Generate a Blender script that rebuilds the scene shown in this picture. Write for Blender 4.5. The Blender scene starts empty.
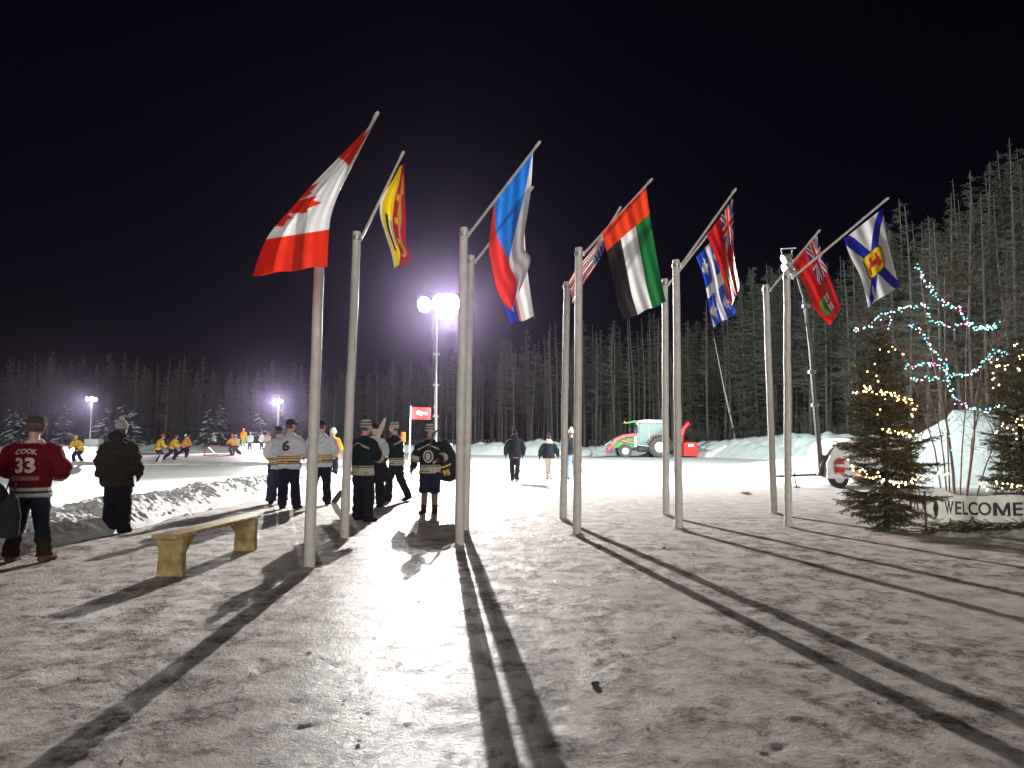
import bpy, bmesh, math, random
import numpy as np
from mathutils import Vector, Matrix, noise as mnoise
from mathutils.bvhtree import BVHTree

random.seed(7)
R = math.radians
S = bpy.context.scene
COL = S.collection

# ------------------------------------------------------------------ camera
F = 700.0
PITCH = math.atan(53 / F)
CAMH = 1.55
cd = bpy.data.cameras.new('camera'); cam = bpy.data.objects.new('camera', cd); COL.objects.link(cam)
cam.location = (0, 0, CAMH); cam.rotation_euler = (R(90) + PITCH, 0, 0)
cd.sensor_width = 36; cd.lens = F / 1024 * 36; cd.clip_start = 0.05; cd.clip_end = 2000
S.camera = cam

def ray(px, py):
    dx = (px - 512) / F; up = (384 - py) / F
    return Vector((dx, math.cos(PITCH) - math.sin(PITCH) * up, math.sin(PITCH) + math.cos(PITCH) * up))
def at(px, py, D):
    r = ray(px, py); return Vector((0, 0, CAMH)) + r * (D / r.y)
def gp(px, py, z=0.0):
    r = ray(px, py); return Vector((0, 0, CAMH)) + r * ((z - CAMH) / r.z)

# ------------------------------------------------------------------ helpers
def srgb(r, g, b):
    f = lambda c: (c / 255 / 12.92) if c <= 10 else ((c / 255 + .055) / 1.055) ** 2.4
    return (f(r), f(g), f(b))

def hash3(ix, iy, iz, seed):
    h = (ix * 374761393 + iy * 668265263 + iz * 1274126177 + seed * 974711) & 0xFFFFFFFF
    h = ((h ^ (h >> 13)) * 1274126177) & 0xFFFFFFFF
    return ((h ^ (h >> 16)) & 0xFFFF) / 65535.0
def vnoise(x, y, z=None, seed=0):
    x = np.asarray(x, float); y = np.asarray(y, float); z = np.zeros_like(x) if z is None else np.asarray(z, float)
    ix = np.floor(x).astype(np.int64); iy = np.floor(y).astype(np.int64); iz = np.floor(z).astype(np.int64)
    fx = x - ix; fy = y - iy; fz = z - iz
    fx = fx * fx * (3 - 2 * fx); fy = fy * fy * (3 - 2 * fy); fz = fz * fz * (3 - 2 * fz)
    out = 0
    for a in (0, 1):
        for b in (0, 1):
            for c in (0, 1):
                w = (fx if a else 1 - fx) * (fy if b else 1 - fy) * (fz if c else 1 - fz)
                out = out + w * hash3(ix + a, iy + b, iz + c, seed)
    return out * 2 - 1
def fbm(x, y, oct=4, seed=0, g=.5):
    o = 0; a = 1
    for i in range(oct):
        o = o + a * vnoise(x * 2 ** i, y * 2 ** i, seed=seed + i); a *= g
    return o

def tag(o, label=None, cat=None, group=None, kind=None):
    if label: o['label'] = label
    if cat: o['category'] = cat
    if group: o['group'] = group
    if kind: o['kind'] = kind
    return o
def empty(name, loc=(0, 0, 0), rz=0, label=None, cat=None, group=None):
    o = bpy.data.objects.new(name, None); COL.objects.link(o)
    o.location = loc; o.rotation_euler = (0, 0, rz); o.empty_display_size = .2
    return tag(o, label, cat, group)
def copy_tree(o, parent=None):
    c = o.copy(); COL.objects.link(c)
    if parent: c.parent = parent
    for ch in list(o.children): copy_tree(ch, c)
    return c

class MB:
    def __init__(s): s.v = []; s.f = []; s.m = []
    def add(s, vs, fs, mi=0):
        b = len(s.v); s.v += [tuple(v) for v in vs]
        for f in fs: s.f.append(tuple(i + b for i in f)); s.m.append(mi)
    def box(s, c, d, mi=0, rot=None, bev=0.0):
        x, y, z = d[0] / 2, d[1] / 2, d[2] / 2
        if bev:
            bm = bmesh.new(); bmesh.ops.create_cube(bm, size=1)
            for v in bm.verts: v.co = Vector((v.co.x * d[0], v.co.y * d[1], v.co.z * d[2]))
            bmesh.ops.bevel(bm, geom=list(bm.edges), offset=bev, segments=2, affect='EDGES', profile=.5)
            bm.verts.index_update()
            vs = [v.co.copy() for v in bm.verts]; fs = [[v.index for v in f.verts] for f in bm.faces]; bm.free()
        else:
            vs = [Vector(p) for p in ((-x, -y, -z), (x, -y, -z), (x, y, -z), (-x, y, -z), (-x, -y, z), (x, -y, z), (x, y, z), (-x, y, z))]
            fs = [(0, 3, 2, 1), (4, 5, 6, 7), (0, 1, 5, 4), (1, 2, 6, 5), (2, 3, 7, 6), (3, 0, 4, 7)]
        if rot is not None: vs = [rot @ v for v in vs]
        s.add([v + Vector(c) for v in vs], fs, mi)
    def loft(s, pts, rx, ry=None, right=(1, 0, 0), n=12, mi=0, cap=True, sq=1.0):
        pts = [Vector(p) for p in pts]; k = len(pts)
        if not hasattr(rx, '__len__'): rx = [rx] * k
        if ry is None: ry = rx
        if not hasattr(ry, '__len__'): ry = [ry] * k
        vs = []
        for i, p in enumerate(pts):
            t = (pts[min(i + 1, k - 1)] - pts[max(i - 1, 0)]).normalized()
            r = Vector(right); r = r - t * r.dot(t)
            if r.length < .05: r = Vector((0, 1, 0)); r = r - t * r.dot(t)
            r.normalize(); f = t.cross(r)
            for j in range(n):
                a = 2 * math.pi * j / n; ca, sa = math.cos(a), math.sin(a)
                if sq != 1: ca = math.copysign(abs(ca) ** sq, ca); sa = math.copysign(abs(sa) ** sq, sa)
                vs.append(p + r * (ca * rx[i]) + f * (sa * ry[i]))
        fs = []
        for i in range(k - 1):
            for j in range(n):
                a = i * n + j; b = i * n + (j + 1) % n
                fs.append((a, b, b + n, a + n))
        if cap:
            vs.append(pts[0]); vs.append(pts[-1]); c0 = k * n; c1 = c0 + 1
            for j in range(n):
                fs.append((c0, (j + 1) % n, j)); fs.append((c1, (k - 1) * n + j, (k - 1) * n + (j + 1) % n))
        s.add(vs, fs, mi)
    def tube(s, pts, r, n=6, mi=0, cap=True): s.loft(pts, r, None, n=n, mi=mi, cap=cap)
    def ball(s, c, r, mi=0, n=10, m=7):
        if not hasattr(r, '__len__'): r = (r, r, r)
        c = Vector(c)
        zs = [-math.cos(math.pi * (i + .5) / m) for i in range(m)]
        s.loft([c + Vector((0, 0, z * r[2])) for z in zs], [r[0] * math.sqrt(1 - z * z) for z in zs], [r[1] * math.sqrt(1 - z * z) for z in zs], n=n, mi=mi)
    def cyl(s, a, b, r, n=20, mi=0, r2=None):
        s.loft([a, b], [r, r if r2 is None else r2], n=n, mi=mi, right=(1, 0, 0) if abs((Vector(b) - Vector(a)).normalized().x) < .9 else (0, 1, 0))
    def lathe_y(s, prof, c, n=28, mi=0):   # profile (r, y) about the Y axis through c
        c = Vector(c); vs = []; k = len(prof)
        for r, y in prof:
            for j in range(n):
                a = 2 * math.pi * j / n; vs.append(c + Vector((r * math.cos(a), y, r * math.sin(a))))
        fs = []
        for i in range(k - 1):
            for j in range(n):
                a = i * n + j; b = i * n + (j + 1) % n; fs.append((a, a + n, b + n, b))
        s.add(vs, fs, mi)
    def prism(s, poly, y0, y1, mi=0):      # polygon in XZ extruded along Y
        k = len(poly); vs = [(p[0], y0, p[1]) for p in poly] + [(p[0], y1, p[1]) for p in poly]
        fs = [tuple(range(k)), tuple(range(2 * k - 1, k - 1, -1))] + [(i, i + k, (i + 1) % k + k, (i + 1) % k) for i in range(k)]
        s.add(vs, fs, mi)
    def mesh(s, name, mats, smooth=True):
        me = bpy.data.meshes.new(name); me.from_pydata(s.v, [], s.f); me.update()
        for m in (mats if isinstance(mats, (list, tuple)) else [mats]): me.materials.append(m)
        if any(s.m): me.polygons.foreach_set('material_index', s.m)
        if smooth:
            me.polygons.foreach_set('use_smooth', [True] * len(me.polygons))
            try: me.set_sharp_from_angle(angle=R(40))
            except Exception: pass
        return me
    def build(s, name, mats, parent=None, smooth=True, loc=None):
        o = bpy.data.objects.new(name, s.mesh(name, mats, smooth)); COL.objects.link(o)
        if parent: o.parent = parent
        if loc is not None: o.location = loc
        return o

def setcol(me, cols):
    a = me.color_attributes.new('Col', 'FLOAT_COLOR', 'POINT')
    c = np.ones((len(me.vertices), 4), np.float32); c[:, :3] = np.asarray(cols, np.float32).reshape(-1, 3)
    a.data.foreach_set('color', c.ravel())

# ------------------------------------------------------------------ materials
def newmat(name):
    m = bpy.data.materials.new(name); m.use_nodes = True
    nt = m.node_tree; b = nt.nodes['Principled BSDF']
    return m, nt, b
def M(name, c, rough=.6, var=.18, scale=18, bump=0.0, bscale=None, metal=0.0, spec=None, attr=False, transl=0.0, trans=0.0, emit=None, es=0):
    m, nt, b = newmat(name); N = nt.nodes; L = nt.links
    tc = N.new('ShaderNodeTexCoord')
    nz = N.new('ShaderNodeTexNoise'); nz.inputs['Scale'].default_value = scale; nz.inputs['Detail'].default_value = 5
    L.new(tc.outputs['Object'], nz.inputs['Vector'])
    rp = N.new('ShaderNodeMapRange'); rp.inputs['From Min'].default_value = .3; rp.inputs['From Max'].default_value = .7
    rp.inputs['To Min'].default_value = 1 - var; rp.inputs['To Max'].default_value = 1 + var
    L.new(nz.outputs['Fac'], rp.inputs['Value'])
    mul = N.new('ShaderNodeVectorMath'); mul.operation = 'SCALE'
    if attr:
        at_ = N.new('ShaderNodeVertexColor'); at_.layer_name = 'Col'; L.new(at_.outputs['Color'], mul.inputs[0])
    else: mul.inputs[0].default_value = c
    L.new(rp.outputs['Result'], mul.inputs['Scale'])
    L.new(mul.outputs['Vector'], b.inputs['Base Color'])
    b.inputs['Roughness'].default_value = rough; b.inputs['Metallic'].default_value = metal
    if spec is not None: b.inputs['Specular IOR Level'].default_value = spec
    if trans: b.inputs['Transmission Weight'].default_value = trans
    if emit: b.inputs['Emission Color'].default_value = (*emit, 1); b.inputs['Emission Strength'].default_value = es
    if bump:
        nb = N.new('ShaderNodeTexNoise'); nb.inputs['Scale'].default_value = bscale or scale * 3; nb.inputs['Detail'].default_value = 4
        L.new(tc.outputs['Object'], nb.inputs['Vector'])
        bp = N.new('ShaderNodeBump'); bp.inputs['Strength'].default_value = bump; bp.inputs['Distance'].default_value = .02
        L.new(nb.outputs['Fac'], bp.inputs['Height']); L.new(bp.outputs['Normal'], b.inputs['Normal'])
    if transl:
        tr = N.new('ShaderNodeBsdfTranslucent'); mx = N.new('ShaderNodeMixShader'); mx.inputs[0].default_value = transl
        L.new(mul.outputs['Vector'], tr.inputs['Color'])
        L.new(b.outputs[0], mx.inputs[1]); L.new(tr.outputs[0], mx.inputs[2]); L.new(mx.outputs[0], N['Material Output'].inputs['Surface'])
    return m
def emis(name, c, s):
    m = bpy.data.materials.new(name); m.use_nodes = True; nt = m.node_tree; nt.nodes.clear()
    e = nt.nodes.new('ShaderNodeEmission'); e.inputs[0].default_value = (*c, 1); e.inputs[1].default_value = s
    o = nt.nodes.new('ShaderNodeOutputMaterial'); nt.links.new(e.outputs[0], o.inputs[0]); return m

mat_cloth = M('woven_cloth', (0, 0, 0), .95, .16, 30, .4, 260, spec=.08, attr=True)
mat_skin = M('skin', (.42, .24, .17), .55, .1, 20)
mat_hair = M('hair', (.05, .03, .02), .7, .3, 60, .4, 200)
mat_flag = M('flag_polyester', (0, 0, 0), .6, .05, 8, .15, 400, spec=.3, attr=True, transl=.3)
mat_pole = M('weathered_pole_paint', (.52, .505, .455), .55, .12, 9, .25, 40)
mat_stick = M('flag_stick_plastic', (.68, .67, .63), .4, .1, 14)
mat_bark = M('grey_bark', (.085, .080, .072), .9, .4, 7, .4, 30)
mat_barkdark = M('dark_spruce_bark', (.055, .05, .045), .9, .4, 7, .4, 30)
mat_twig = M('grey_twigs', (.095, .087, .073), .9, .35, 1.2)
mat_needle_far = M('dull_spruce_needles', (.038, .045, .032), .8, .4, 1.1)
mat_needle = M('fir_needles', (.110, .096, .048), .6, .45, 7)
mat_birch = M('reddish_birch_bark', (.20, .12, .085), .7, .3, 12, .2, 60)
mat_wood = M('yellow_bench_lumber', (.34, .25, .105), .7, .42, 9, .5, 45)
mat_metal = M('galvanised_steel', (.30, .30, .28), .4, .15, 10, metal=.6)
mat_dark = M('black_steel', (.03, .03, .032), .5, .2, 10)
mat_white = M('white_panel_paint', (.72, .72, .70), .35, .06, 4)
mat_rubber = M('black_rubber', (.02, .02, .02), .8, .3, 20, .3, 60)
mat_tyre = M('lit_grey_tyre', (.09, .09, .088), .85, .6, 9)  # rubber greyed, with the flood light's brightness put into its colour
mat_rim = M('white_wheel_paint', (.62, .62, .6), .4, .12, 8)
mat_red = M('red_machine_paint', (.55, .02, .02), .35, .1, 6)
mat_green = M('green_machine_paint', (.03, .32, .05), .35, .1, 6)
mat_silver = M('silver_machine_paint', (.58, .60, .60), .35, .1, 6)
mat_glass = M('cab_glass', (.09, .22, .21), .06, .1, 3, spec=.8)
mat_black = M('black_lettering', (.012, .012, .014), .6, .1, 10)
mat_bone = M('bone_white_lettering', (.40, .37, .33), .7, .1, 30)
mat_gold = M('gold_lettering', (.55, .36, .03), .6, .1, 30)
mat_pink = M('faded_lettering', (.5, .3, .32), .7, .1, 30)
mat_stick_blade = M('hockey_stick_tape', (.03, .03, .03), .7, .3, 20)
mat_stick_wood = M('hockey_stick_shaft', (.3, .28, .25), .5, .2, 20)
mat_orange = M('orange_hi_vis', (.85, .22, .02), .6, .05, 20)
mat_lamp = emis('lit_flood_lens', (1, .97, .95), 160)
mat_lamp_r = emis('lit_green_white_lens', (.88, 1, .97), 9)
mat_lamp_f = emis('lit_far_lens', (.95, 1, .97), 22)
mat_amber = emis('lit_amber_marker', (1, .28, .04), 3.0)
mat_b_warm = emis('warm_bulb', (1, .66, .24), 12)
mat_b_teal = emis('teal_bulb', (.1, .9, .75), 5)
mat_b_pink = emis('pink_bulb', (1, .22, .55), 5)
mat_b_white = emis('cool_white_bulb', (.85, .9, 1), 5)
mat_b_blue = emis('blue_bulb', (.18, .45, 1), 5)

def snow_mat(name, base, dirty, far=None, rough=.6, wet=.0, near_bump=1.0, stain=.55, spec=.2, icy=False):
    m, nt, b = newmat(name); N = nt.nodes; L = nt.links
    g = N.new('ShaderNodeNewGeometry')
    def noise(sc, det=6, rg=.6, vec=None, dist=0):
        n = N.new('ShaderNodeTexNoise'); n.inputs['Scale'].default_value = sc; n.inputs['Detail'].default_value = det
        n.inputs['Roughness'].default_value = rg; n.inputs['Distortion'].default_value = dist
        L.new(vec if vec is not None else g.outputs['Position'], n.inputs['Vector']); return n
    def mr(src, a, b_, c=0, d=1):
        n = N.new('ShaderNodeMapRange'); n.inputs['From Min'].default_value = a; n.inputs['From Max'].default_value = b_
        n.inputs['To Min'].default_value = c; n.inputs['To Max'].default_value = d; L.new(src, n.inputs['Value']); return n.outputs['Result']
    def math_(op, a, b_):
        n = N.new('ShaderNodeMath'); n.operation = op
        for i, x in enumerate((a, b_)):
            if isinstance(x, (int, float)): n.inputs[i].default_value = x
            else: L.new(x, n.inputs[i])
        return n.outputs[0]
    def mix(f, a, b_):
        n = N.new('ShaderNodeMix'); n.data_type = 'RGBA'
        L.new(f, n.inputs['Factor'])
        for k, x in (('A', a), ('B', b_)):
            i = [q for q in n.inputs if q.name == k and q.type == 'RGBA'][0]
            if isinstance(x, tuple): i.default_value = (*x, 1)
            else: L.new(x, i)
        return [q for q in n.outputs if q.type == 'RGBA'][0]
    big = noise(.55, 5, .6); mid = noise(3.2, 7, .68, dist=.4); fine = noise(38, 5, .7); speck = noise(95, 2, .6); strk = noise(16, 6, .78)
    grime = math_('MULTIPLY', mr(big.outputs['Fac'], .30, .56), mr(mid.outputs['Fac'], .45, .62))
    grime = math_('MULTIPLY', grime, mr(strk.outputs['Fac'], .36, .60))
    grime = math_('ADD', grime, math_('MULTIPLY', mr(speck.outputs['Fac'], .60, .74), .35))
    grime = math_('MINIMUM', math_('MULTIPLY', grime, stain * 1.7), 1.0)
    tint = mix(mr(mid.outputs['Fac'], .3, .7), base, tuple(c * .80 for c in base))
    col = mix(grime, tint, dirty)
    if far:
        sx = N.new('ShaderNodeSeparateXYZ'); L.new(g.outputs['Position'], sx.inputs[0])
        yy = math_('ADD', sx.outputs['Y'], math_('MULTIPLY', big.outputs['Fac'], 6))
        col = mix(mr(yy, 13, 30), col, far)  # whiter with distance: less trodden snow, plus lamp brightness put into the colour
    L.new(col, b.inputs['Base Color'])
    rr = math_('SUBTRACT', mr(mid.outputs['Fac'], .3, .7, rough - .10, rough + .16), mr(big.outputs['Fac'], .35, .65, 0, wet))
    L.new(rr, b.inputs['Roughness'])
    b.inputs['Specular IOR Level'].default_value = spec
    if icy:      # icy gloss masked to lay the flood light's reflection streak on the ground
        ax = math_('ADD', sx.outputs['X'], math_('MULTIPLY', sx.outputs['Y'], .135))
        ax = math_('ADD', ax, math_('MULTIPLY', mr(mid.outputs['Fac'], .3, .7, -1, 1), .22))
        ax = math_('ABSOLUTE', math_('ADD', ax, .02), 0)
        streak_mask = math_('MULTIPLY', mr(ax, .85, .12), mr(strk.outputs['Fac'], .36, .56, .25, 1))
        streak_mask = math_('MULTIPLY', streak_mask, mr(sx.outputs['Y'], 17, 9))
        L.new(math_('ADD', math_('MULTIPLY', streak_mask, .26), spec), b.inputs['Specular IOR Level'])
        rr = math_('SUBTRACT', rr, math_('MULTIPLY', streak_mask, .17)); L.new(rr, b.inputs['Roughness'])
    h = math_('ADD', math_('MULTIPLY', fine.outputs['Fac'], 1.0), math_('MULTIPLY', strk.outputs['Fac'], .9))
    h = math_('ADD', h, math_('MULTIPLY', mid.outputs['Fac'], .5))
    h = math_('ADD', h, math_('MULTIPLY', speck.outputs['Fac'], .2))
    bp = N.new('ShaderNodeBump'); bp.inputs['Strength'].default_value = near_bump; bp.inputs['Distance'].default_value = .022
    L.new(h, bp.inputs['Height']); L.new(bp.outputs['Normal'], b.inputs['Normal'])
    return m
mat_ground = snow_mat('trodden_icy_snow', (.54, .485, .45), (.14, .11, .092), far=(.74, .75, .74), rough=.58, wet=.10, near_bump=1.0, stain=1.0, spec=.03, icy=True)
mat_snow = snow_mat('heaped_snow', (.82, .82, .80), (.40, .38, .35), rough=.7, near_bump=.7, stain=.2)
mat_snow_c = snow_mat('cyan_cast_snow', (.64, .71, .71), (.42, .47, .47), rough=.7, near_bump=.7, stain=.2)  # cyan-grey cast of the flood lights put into the snow colour
mat_ice = snow_mat('scraped_rink_ice', (.74, .79, .75), (.60, .62, .60), rough=.45, near_bump=.12, stain=.2)  # slight green cast of the lamp light tinted into the ice
mat_ice2 = snow_mat('pink_lit_rink_ice', (.80, .73, .73), (.64, .57, .58), rough=.5, near_bump=.15, stain=.3)  # pink light of another lamp painted into this rink's colour

# ------------------------------------------------------------------ ground, ice, banks
def grid_mesh(name, X, Y, Z, m, kind='structure', parent=None):
    ny, nx = X.shape
    co = np.stack([X, Y, Z], -1).reshape(-1, 3)
    idx = np.arange(ny * nx).reshape(ny, nx)
    f = np.stack([idx[:-1, :-1], idx[:-1, 1:], idx[1:, 1:], idx[1:, :-1]], -1).reshape(-1, 4)
    me = bpy.data.meshes.new(name)
    me.vertices.add(len(co)); me.vertices.foreach_set('co', co.ravel())
    me.loops.add(f.size); me.loops.foreach_set('vertex_index', f.ravel().astype(np.int32))
    me.polygons.add(len(f)); me.polygons.foreach_set('loop_start', np.arange(0, f.size, 4, dtype=np.int32))
    me.update(calc_edges=True); me.polygons.foreach_set('use_smooth', np.ones(len(f), bool))
    me.materials.append(m); me.validate()
    o = bpy.data.objects.new(name, me); COL.objects.link(o)
    if kind: o['kind'] = kind
    return o

POLES = [  # base pixel, top pixel, flag-stick tip pixel
    ((309, 571), (321, 205), (377, 114)),
    ((344, 541), (357, 232), (403, 153)),
    ((459, 547), (464, 228), (539, 143)),
    ((465, 533), (471, 256), (532, 188)),
    ((577, 536), (579, 248), (651, 180)),
    ((563, 521), (567, 282), (620, 208)),
    ((679, 530), (676, 260), (735, 190)),
    ((666, 517), (665, 279), (729, 208)),
    ((788, 528), (787, 272), (887, 199)),
    ((774, 515), (766, 285), (819, 231)),
]
ys = np.concatenate([np.linspace(-80, 1.0, 30), 1.2 * 1.0062 ** np.arange(0, 960)]); ys = ys[ys < 460]
u = np.linspace(-1, 1, 620); xs = 5.2 * u + 330 * np.sign(u) * np.abs(u) ** 6 * 1.0
xs = np.sign(u) * (9.5 * np.abs(u) + 300 * np.abs(u) ** 7)
X, Y = np.meshgrid(xs, ys)
near = np.clip((34 - Y) / 20, 0, 1)
Z = near * (.005 * fbm(X * 1.3, Y * 1.3, 3, 3) + .0045 * fbm(X * 8, Y * 8, 3, 9) + .008 * np.abs(fbm(X * 19, Y * 15, 2, 21)))
rink = np.clip((-7.2 - X) / .4, 0, 1)
Z = Z * (1 - rink) - .05 * rink
for b, t, tip in POLES:       # little collars of ice round the pole feet
    p = gp(*b); d = np.hypot(X - p.x, Y - p.y)
    Z += .05 * np.exp(-(d / .17) ** 2) * (1 + .5 * vnoise(X * 14, Y * 14, seed=5))
Z -= np.clip((Y - 60) / 400, 0, 1) * .0
rf = np.random.RandomState(4)
for i in range(170):          # trodden boot prints
    fy = 3.2 + 13 * rf.rand() ** 1.4; fx = rf.uniform(-1, 1) * (2 + .62 * fy); a = rf.uniform(-.9, .9) + (0 if rf.rand() < .5 else math.pi)
    j0, j1 = np.searchsorted(ys, (fy - .4, fy + .4)); i0, i1 = np.searchsorted(xs, (fx - .4, fx + .4))
    dx = X[j0:j1, i0:i1] - fx; dy = Y[j0:j1, i0:i1] - fy; q1 = dx * math.cos(a) + dy * math.sin(a); q2 = -dx * math.sin(a) + dy * math.cos(a)
    e_ = (q1 / .055) ** 2 + (q2 / .15) ** 2
    Z[j0:j1, i0:i1] += -.009 * np.exp(-e_ ** 2) + .0045 * np.exp(-((np.sqrt(e_) - 1.35) / .3) ** 2)
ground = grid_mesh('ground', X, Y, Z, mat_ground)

def sheet(name, pts, z, m):
    mb = MB(); mb.add([(x, y, z) for x, y in pts], [tuple(range(len(pts)))]); o = mb.build(name, m, smooth=False); o['kind'] = 'structure'; return o
sheet('ice_rink', [(-7.5, 6), (-7.5, 24), (-7.9, 38.2), (-75, 38.2), (-75, 6)], .004, mat_ice)
sheet('far_ice_rink', [(-7.6, 38.2), (-8.5, 68), (-110, 68), (-110, 38.2), (-75, 38.2)], .003, mat_ice2)

def bank(name, path, w, h, m, seed=0, res=.09, lump=.55, lf=2.2, cap_h=None):
    """ridge of ploughed snow along a path of (x, y, height scale)"""
    P = [Vector((p[0], p[1])) for p in path]; hs = [p[2] for p in path]
    L = [0]
    for a, b in zip(P, P[1:]): L.append(L[-1] + (b - a).length)
    n = max(8, int(L[-1] / res)); k = max(12, int(w / res))
    s = np.linspace(0, L[-1], n); px = np.interp(s, L, [p.x for p in P]); py = np.interp(s, L, [p.y for p in P]); hh = np.interp(s, L, hs)
    tx = np.gradient(px); ty = np.gradient(py); ln = np.hypot(tx, ty); nxv, nyv = -ty / ln, tx / ln
    q = np.linspace(-1, 1, k)
    Xb = px[:, None] + nxv[:, None] * q[None] * w / 2; Yb = py[:, None] + nyv[:, None] * q[None] * w / 2
    Xb = Xb + .12 * w * vnoise(Xb / w * 2, Yb / w * 2, seed=seed + 50) * (1 - 0 * q[None]); Yb = Yb + .12 * w * vnoise(Xb / w * 2 + 9, Yb / w * 2, seed=seed + 51)
    prof = np.clip(1 - np.abs(q) ** 2.2, 0, 1)[None] * np.ones((n, 1))
    nb = .5 + .5 * fbm(Xb * lf * .5, Yb * lf * .5, 3, seed)
    ch = 1 - np.abs(fbm(Xb * lf * 1.6, Yb * lf * 1.6, 3, seed + 11))
    Zb = h * hh[:, None] * prof * (1 - lump + lump * nb * .9 + lump * .35 * (ch - .6) + .16 * lump * fbm(Xb * lf * 4, Yb * lf * 4, 2, seed + 30)) - .03
    Zb[:, 0] = Zb[:, -1] = -.08
    return grid_mesh(name, Xb, Yb, Zb, m)
bank('snow_bank', [(-7.5, 5.2, .9), (-7.55, 8, 1), (-7.55, 12, 1.0), (-7.45, 16, 1), (-7.4, 21, .95), (-7.4, 26, .8), (-7.6, 32, .5)], 2.3, .50, mat_snow, 3, .025, .42, 3.4)
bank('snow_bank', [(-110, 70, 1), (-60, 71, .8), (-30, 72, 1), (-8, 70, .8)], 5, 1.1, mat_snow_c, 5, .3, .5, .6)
bank('snow_bank', [(-75, 39, .8), (-40, 39.5, 1), (-20, 39.3, 1), (-9, 38.6, .7)], 1.6, .28, mat_snow, 8, .15, .6, 1.2)
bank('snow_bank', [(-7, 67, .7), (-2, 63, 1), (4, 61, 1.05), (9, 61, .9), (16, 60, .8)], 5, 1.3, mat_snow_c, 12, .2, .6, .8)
bank('snow_bank', [(12.4, 57, .5), (15, 55.5, 1), (18, 54, 1.1), (22, 52, .7), (26, 50, .5)], 3.4, 1.35, mat_snow, 15, .15, .55, .9)
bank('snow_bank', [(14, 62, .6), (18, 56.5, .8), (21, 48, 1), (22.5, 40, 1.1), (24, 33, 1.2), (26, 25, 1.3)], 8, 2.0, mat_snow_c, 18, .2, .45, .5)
bank('snow_bank', [(12.6, 37.5, .25), (14.5, 35.5, .8), (17, 33, .9), (19, 31, .8)], 3.0, .95, mat_snow, 21, .12, .6, 1)
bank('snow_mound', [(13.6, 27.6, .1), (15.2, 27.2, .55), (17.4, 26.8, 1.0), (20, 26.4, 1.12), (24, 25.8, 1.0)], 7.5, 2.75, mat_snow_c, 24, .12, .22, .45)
bank('snow_bank', [(6.2, 11.35, .3), (7.2, 11.25, .8), (8.4, 11.25, 1), (10.5, 11.2, 1)], .9, .14, mat_snow, 27, .04, .8, 3.5)

# loose clods, ice crumbs and trodden bits
mb = MB(); rnd = random.Random(5)
for i in range(90):
    px = rnd.uniform(-40, 1064); py = 470 + 330 * rnd.random() ** .8
    p = gp(px, py); r = rnd.uniform(.005, .012) * (1.5 if rnd.random() < .06 else 1)
    mb.ball((p.x, p.y, r * .1 + .006), (r * rnd.uniform(.7, 1.5), r * rnd.uniform(.7, 1.4), r * .7), n=5, m=4)
o = mb.build('snow_crumbs', mat_ground, smooth=False); o['kind'] = 'stuff'; tag(o, 'small crumbs of trodden snow scattered over the icy ground')
mb = MB()
for i in range(1000):
    t = rnd.random(); y = 6 + 19 * t; p = Vector((-7.45 + rnd.gauss(0, .42) + .1, y, 0)); r = rnd.uniform(.012, .05) * (1.8 if rnd.random() < .05 else 1)
    z = .34 * max(0, 1 - ((p.x + 7.5) / 1.0) ** 2)
    mb.ball((p.x, p.y, z + r * .2), (r * rnd.uniform(.7, 1.4), r, r * rnd.uniform(.6, 1.1)), n=6, m=4)
o = mb.build('snow_lumps', mat_snow, smooth=False); o['kind'] = 'stuff'; tag(o, 'broken lumps of ploughed snow on the rink bank')

# ------------------------------------------------------------------ flagpoles and flags
POLE_NAMES = ['flagpole nearest the bench, carrying the red and white maple leaf flag', 'flagpole behind the nearest one, carrying the yellow lion flag',
    'flagpole left of the blue wedge flag, in front', 'flagpole half hidden behind the pole of the blue, white and red flag',
    'flagpole carrying the big red, green, white and black flag', 'flagpole behind, carrying the striped red and white flag',
    'front flagpole of the middle right pair, carrying the upper red flag', 'rear flagpole of the middle right pair, carrying the blue fleur-de-lis flag',
    'front flagpole of the right pair, carrying the blue saltire flag', 'rear flagpole of the right pair, carrying the red shield flag']
STK = []
for i, (b, t, tip) in enumerate(POLES):
    base = gp(*b); D = base.y; top = at(*t, D)
    root = empty('flagpole', base, 0, 'tall grey wooden ' + POLE_NAMES[i], 'flagpole', 'flagpoles in two rows on the trodden snow')
    n = 14; tops = top - base; rr = .066 if i % 2 == 0 else .068
    mb = MB(); rnd = random.Random(i)
    pts = [tops * (k / n) + Vector((rnd.gauss(0, .003), rnd.gauss(0, .003), 0)) for k in range(n + 1)]
    pts[0].z = -.05
    mb.loft(pts + [pts[-1] + Vector((0, 0, .004))], [rr * (1 - .12 * k / n) for k in range(n + 1)] + [rr * .80], n=20)
    mb.build('post', mat_pole, root)
    T = at(*tip, D - 1.15); dirv = (T - top).normalized()
    sm = MB(); a = tops - Vector((0, 0, .10)); e = T - base; d = (e - a).normalized()
    off = Vector((.075, -.03, 0)) if i != 8 else Vector((.085, -.05, 0))
    sm.tube([a - d * .10 + off, a + d * .1 + off, e], [.021, .021, .017], n=10)
    sm.tube([e - d * .07, e + d * .01, e + d * .03], [.021, .021, .013], n=10)
    so = sm.build('flag_stick', mat_stick, root)
    br = MB(); br.tube([a + Vector((0, 0, -.03)), a + Vector((0, 0, .03))], rr * 1.1, n=18); br.box(a + off * .75, (.06, .05, .07)); br.build('bracket', mat_metal, root)
    STK.append((top, T))

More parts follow.
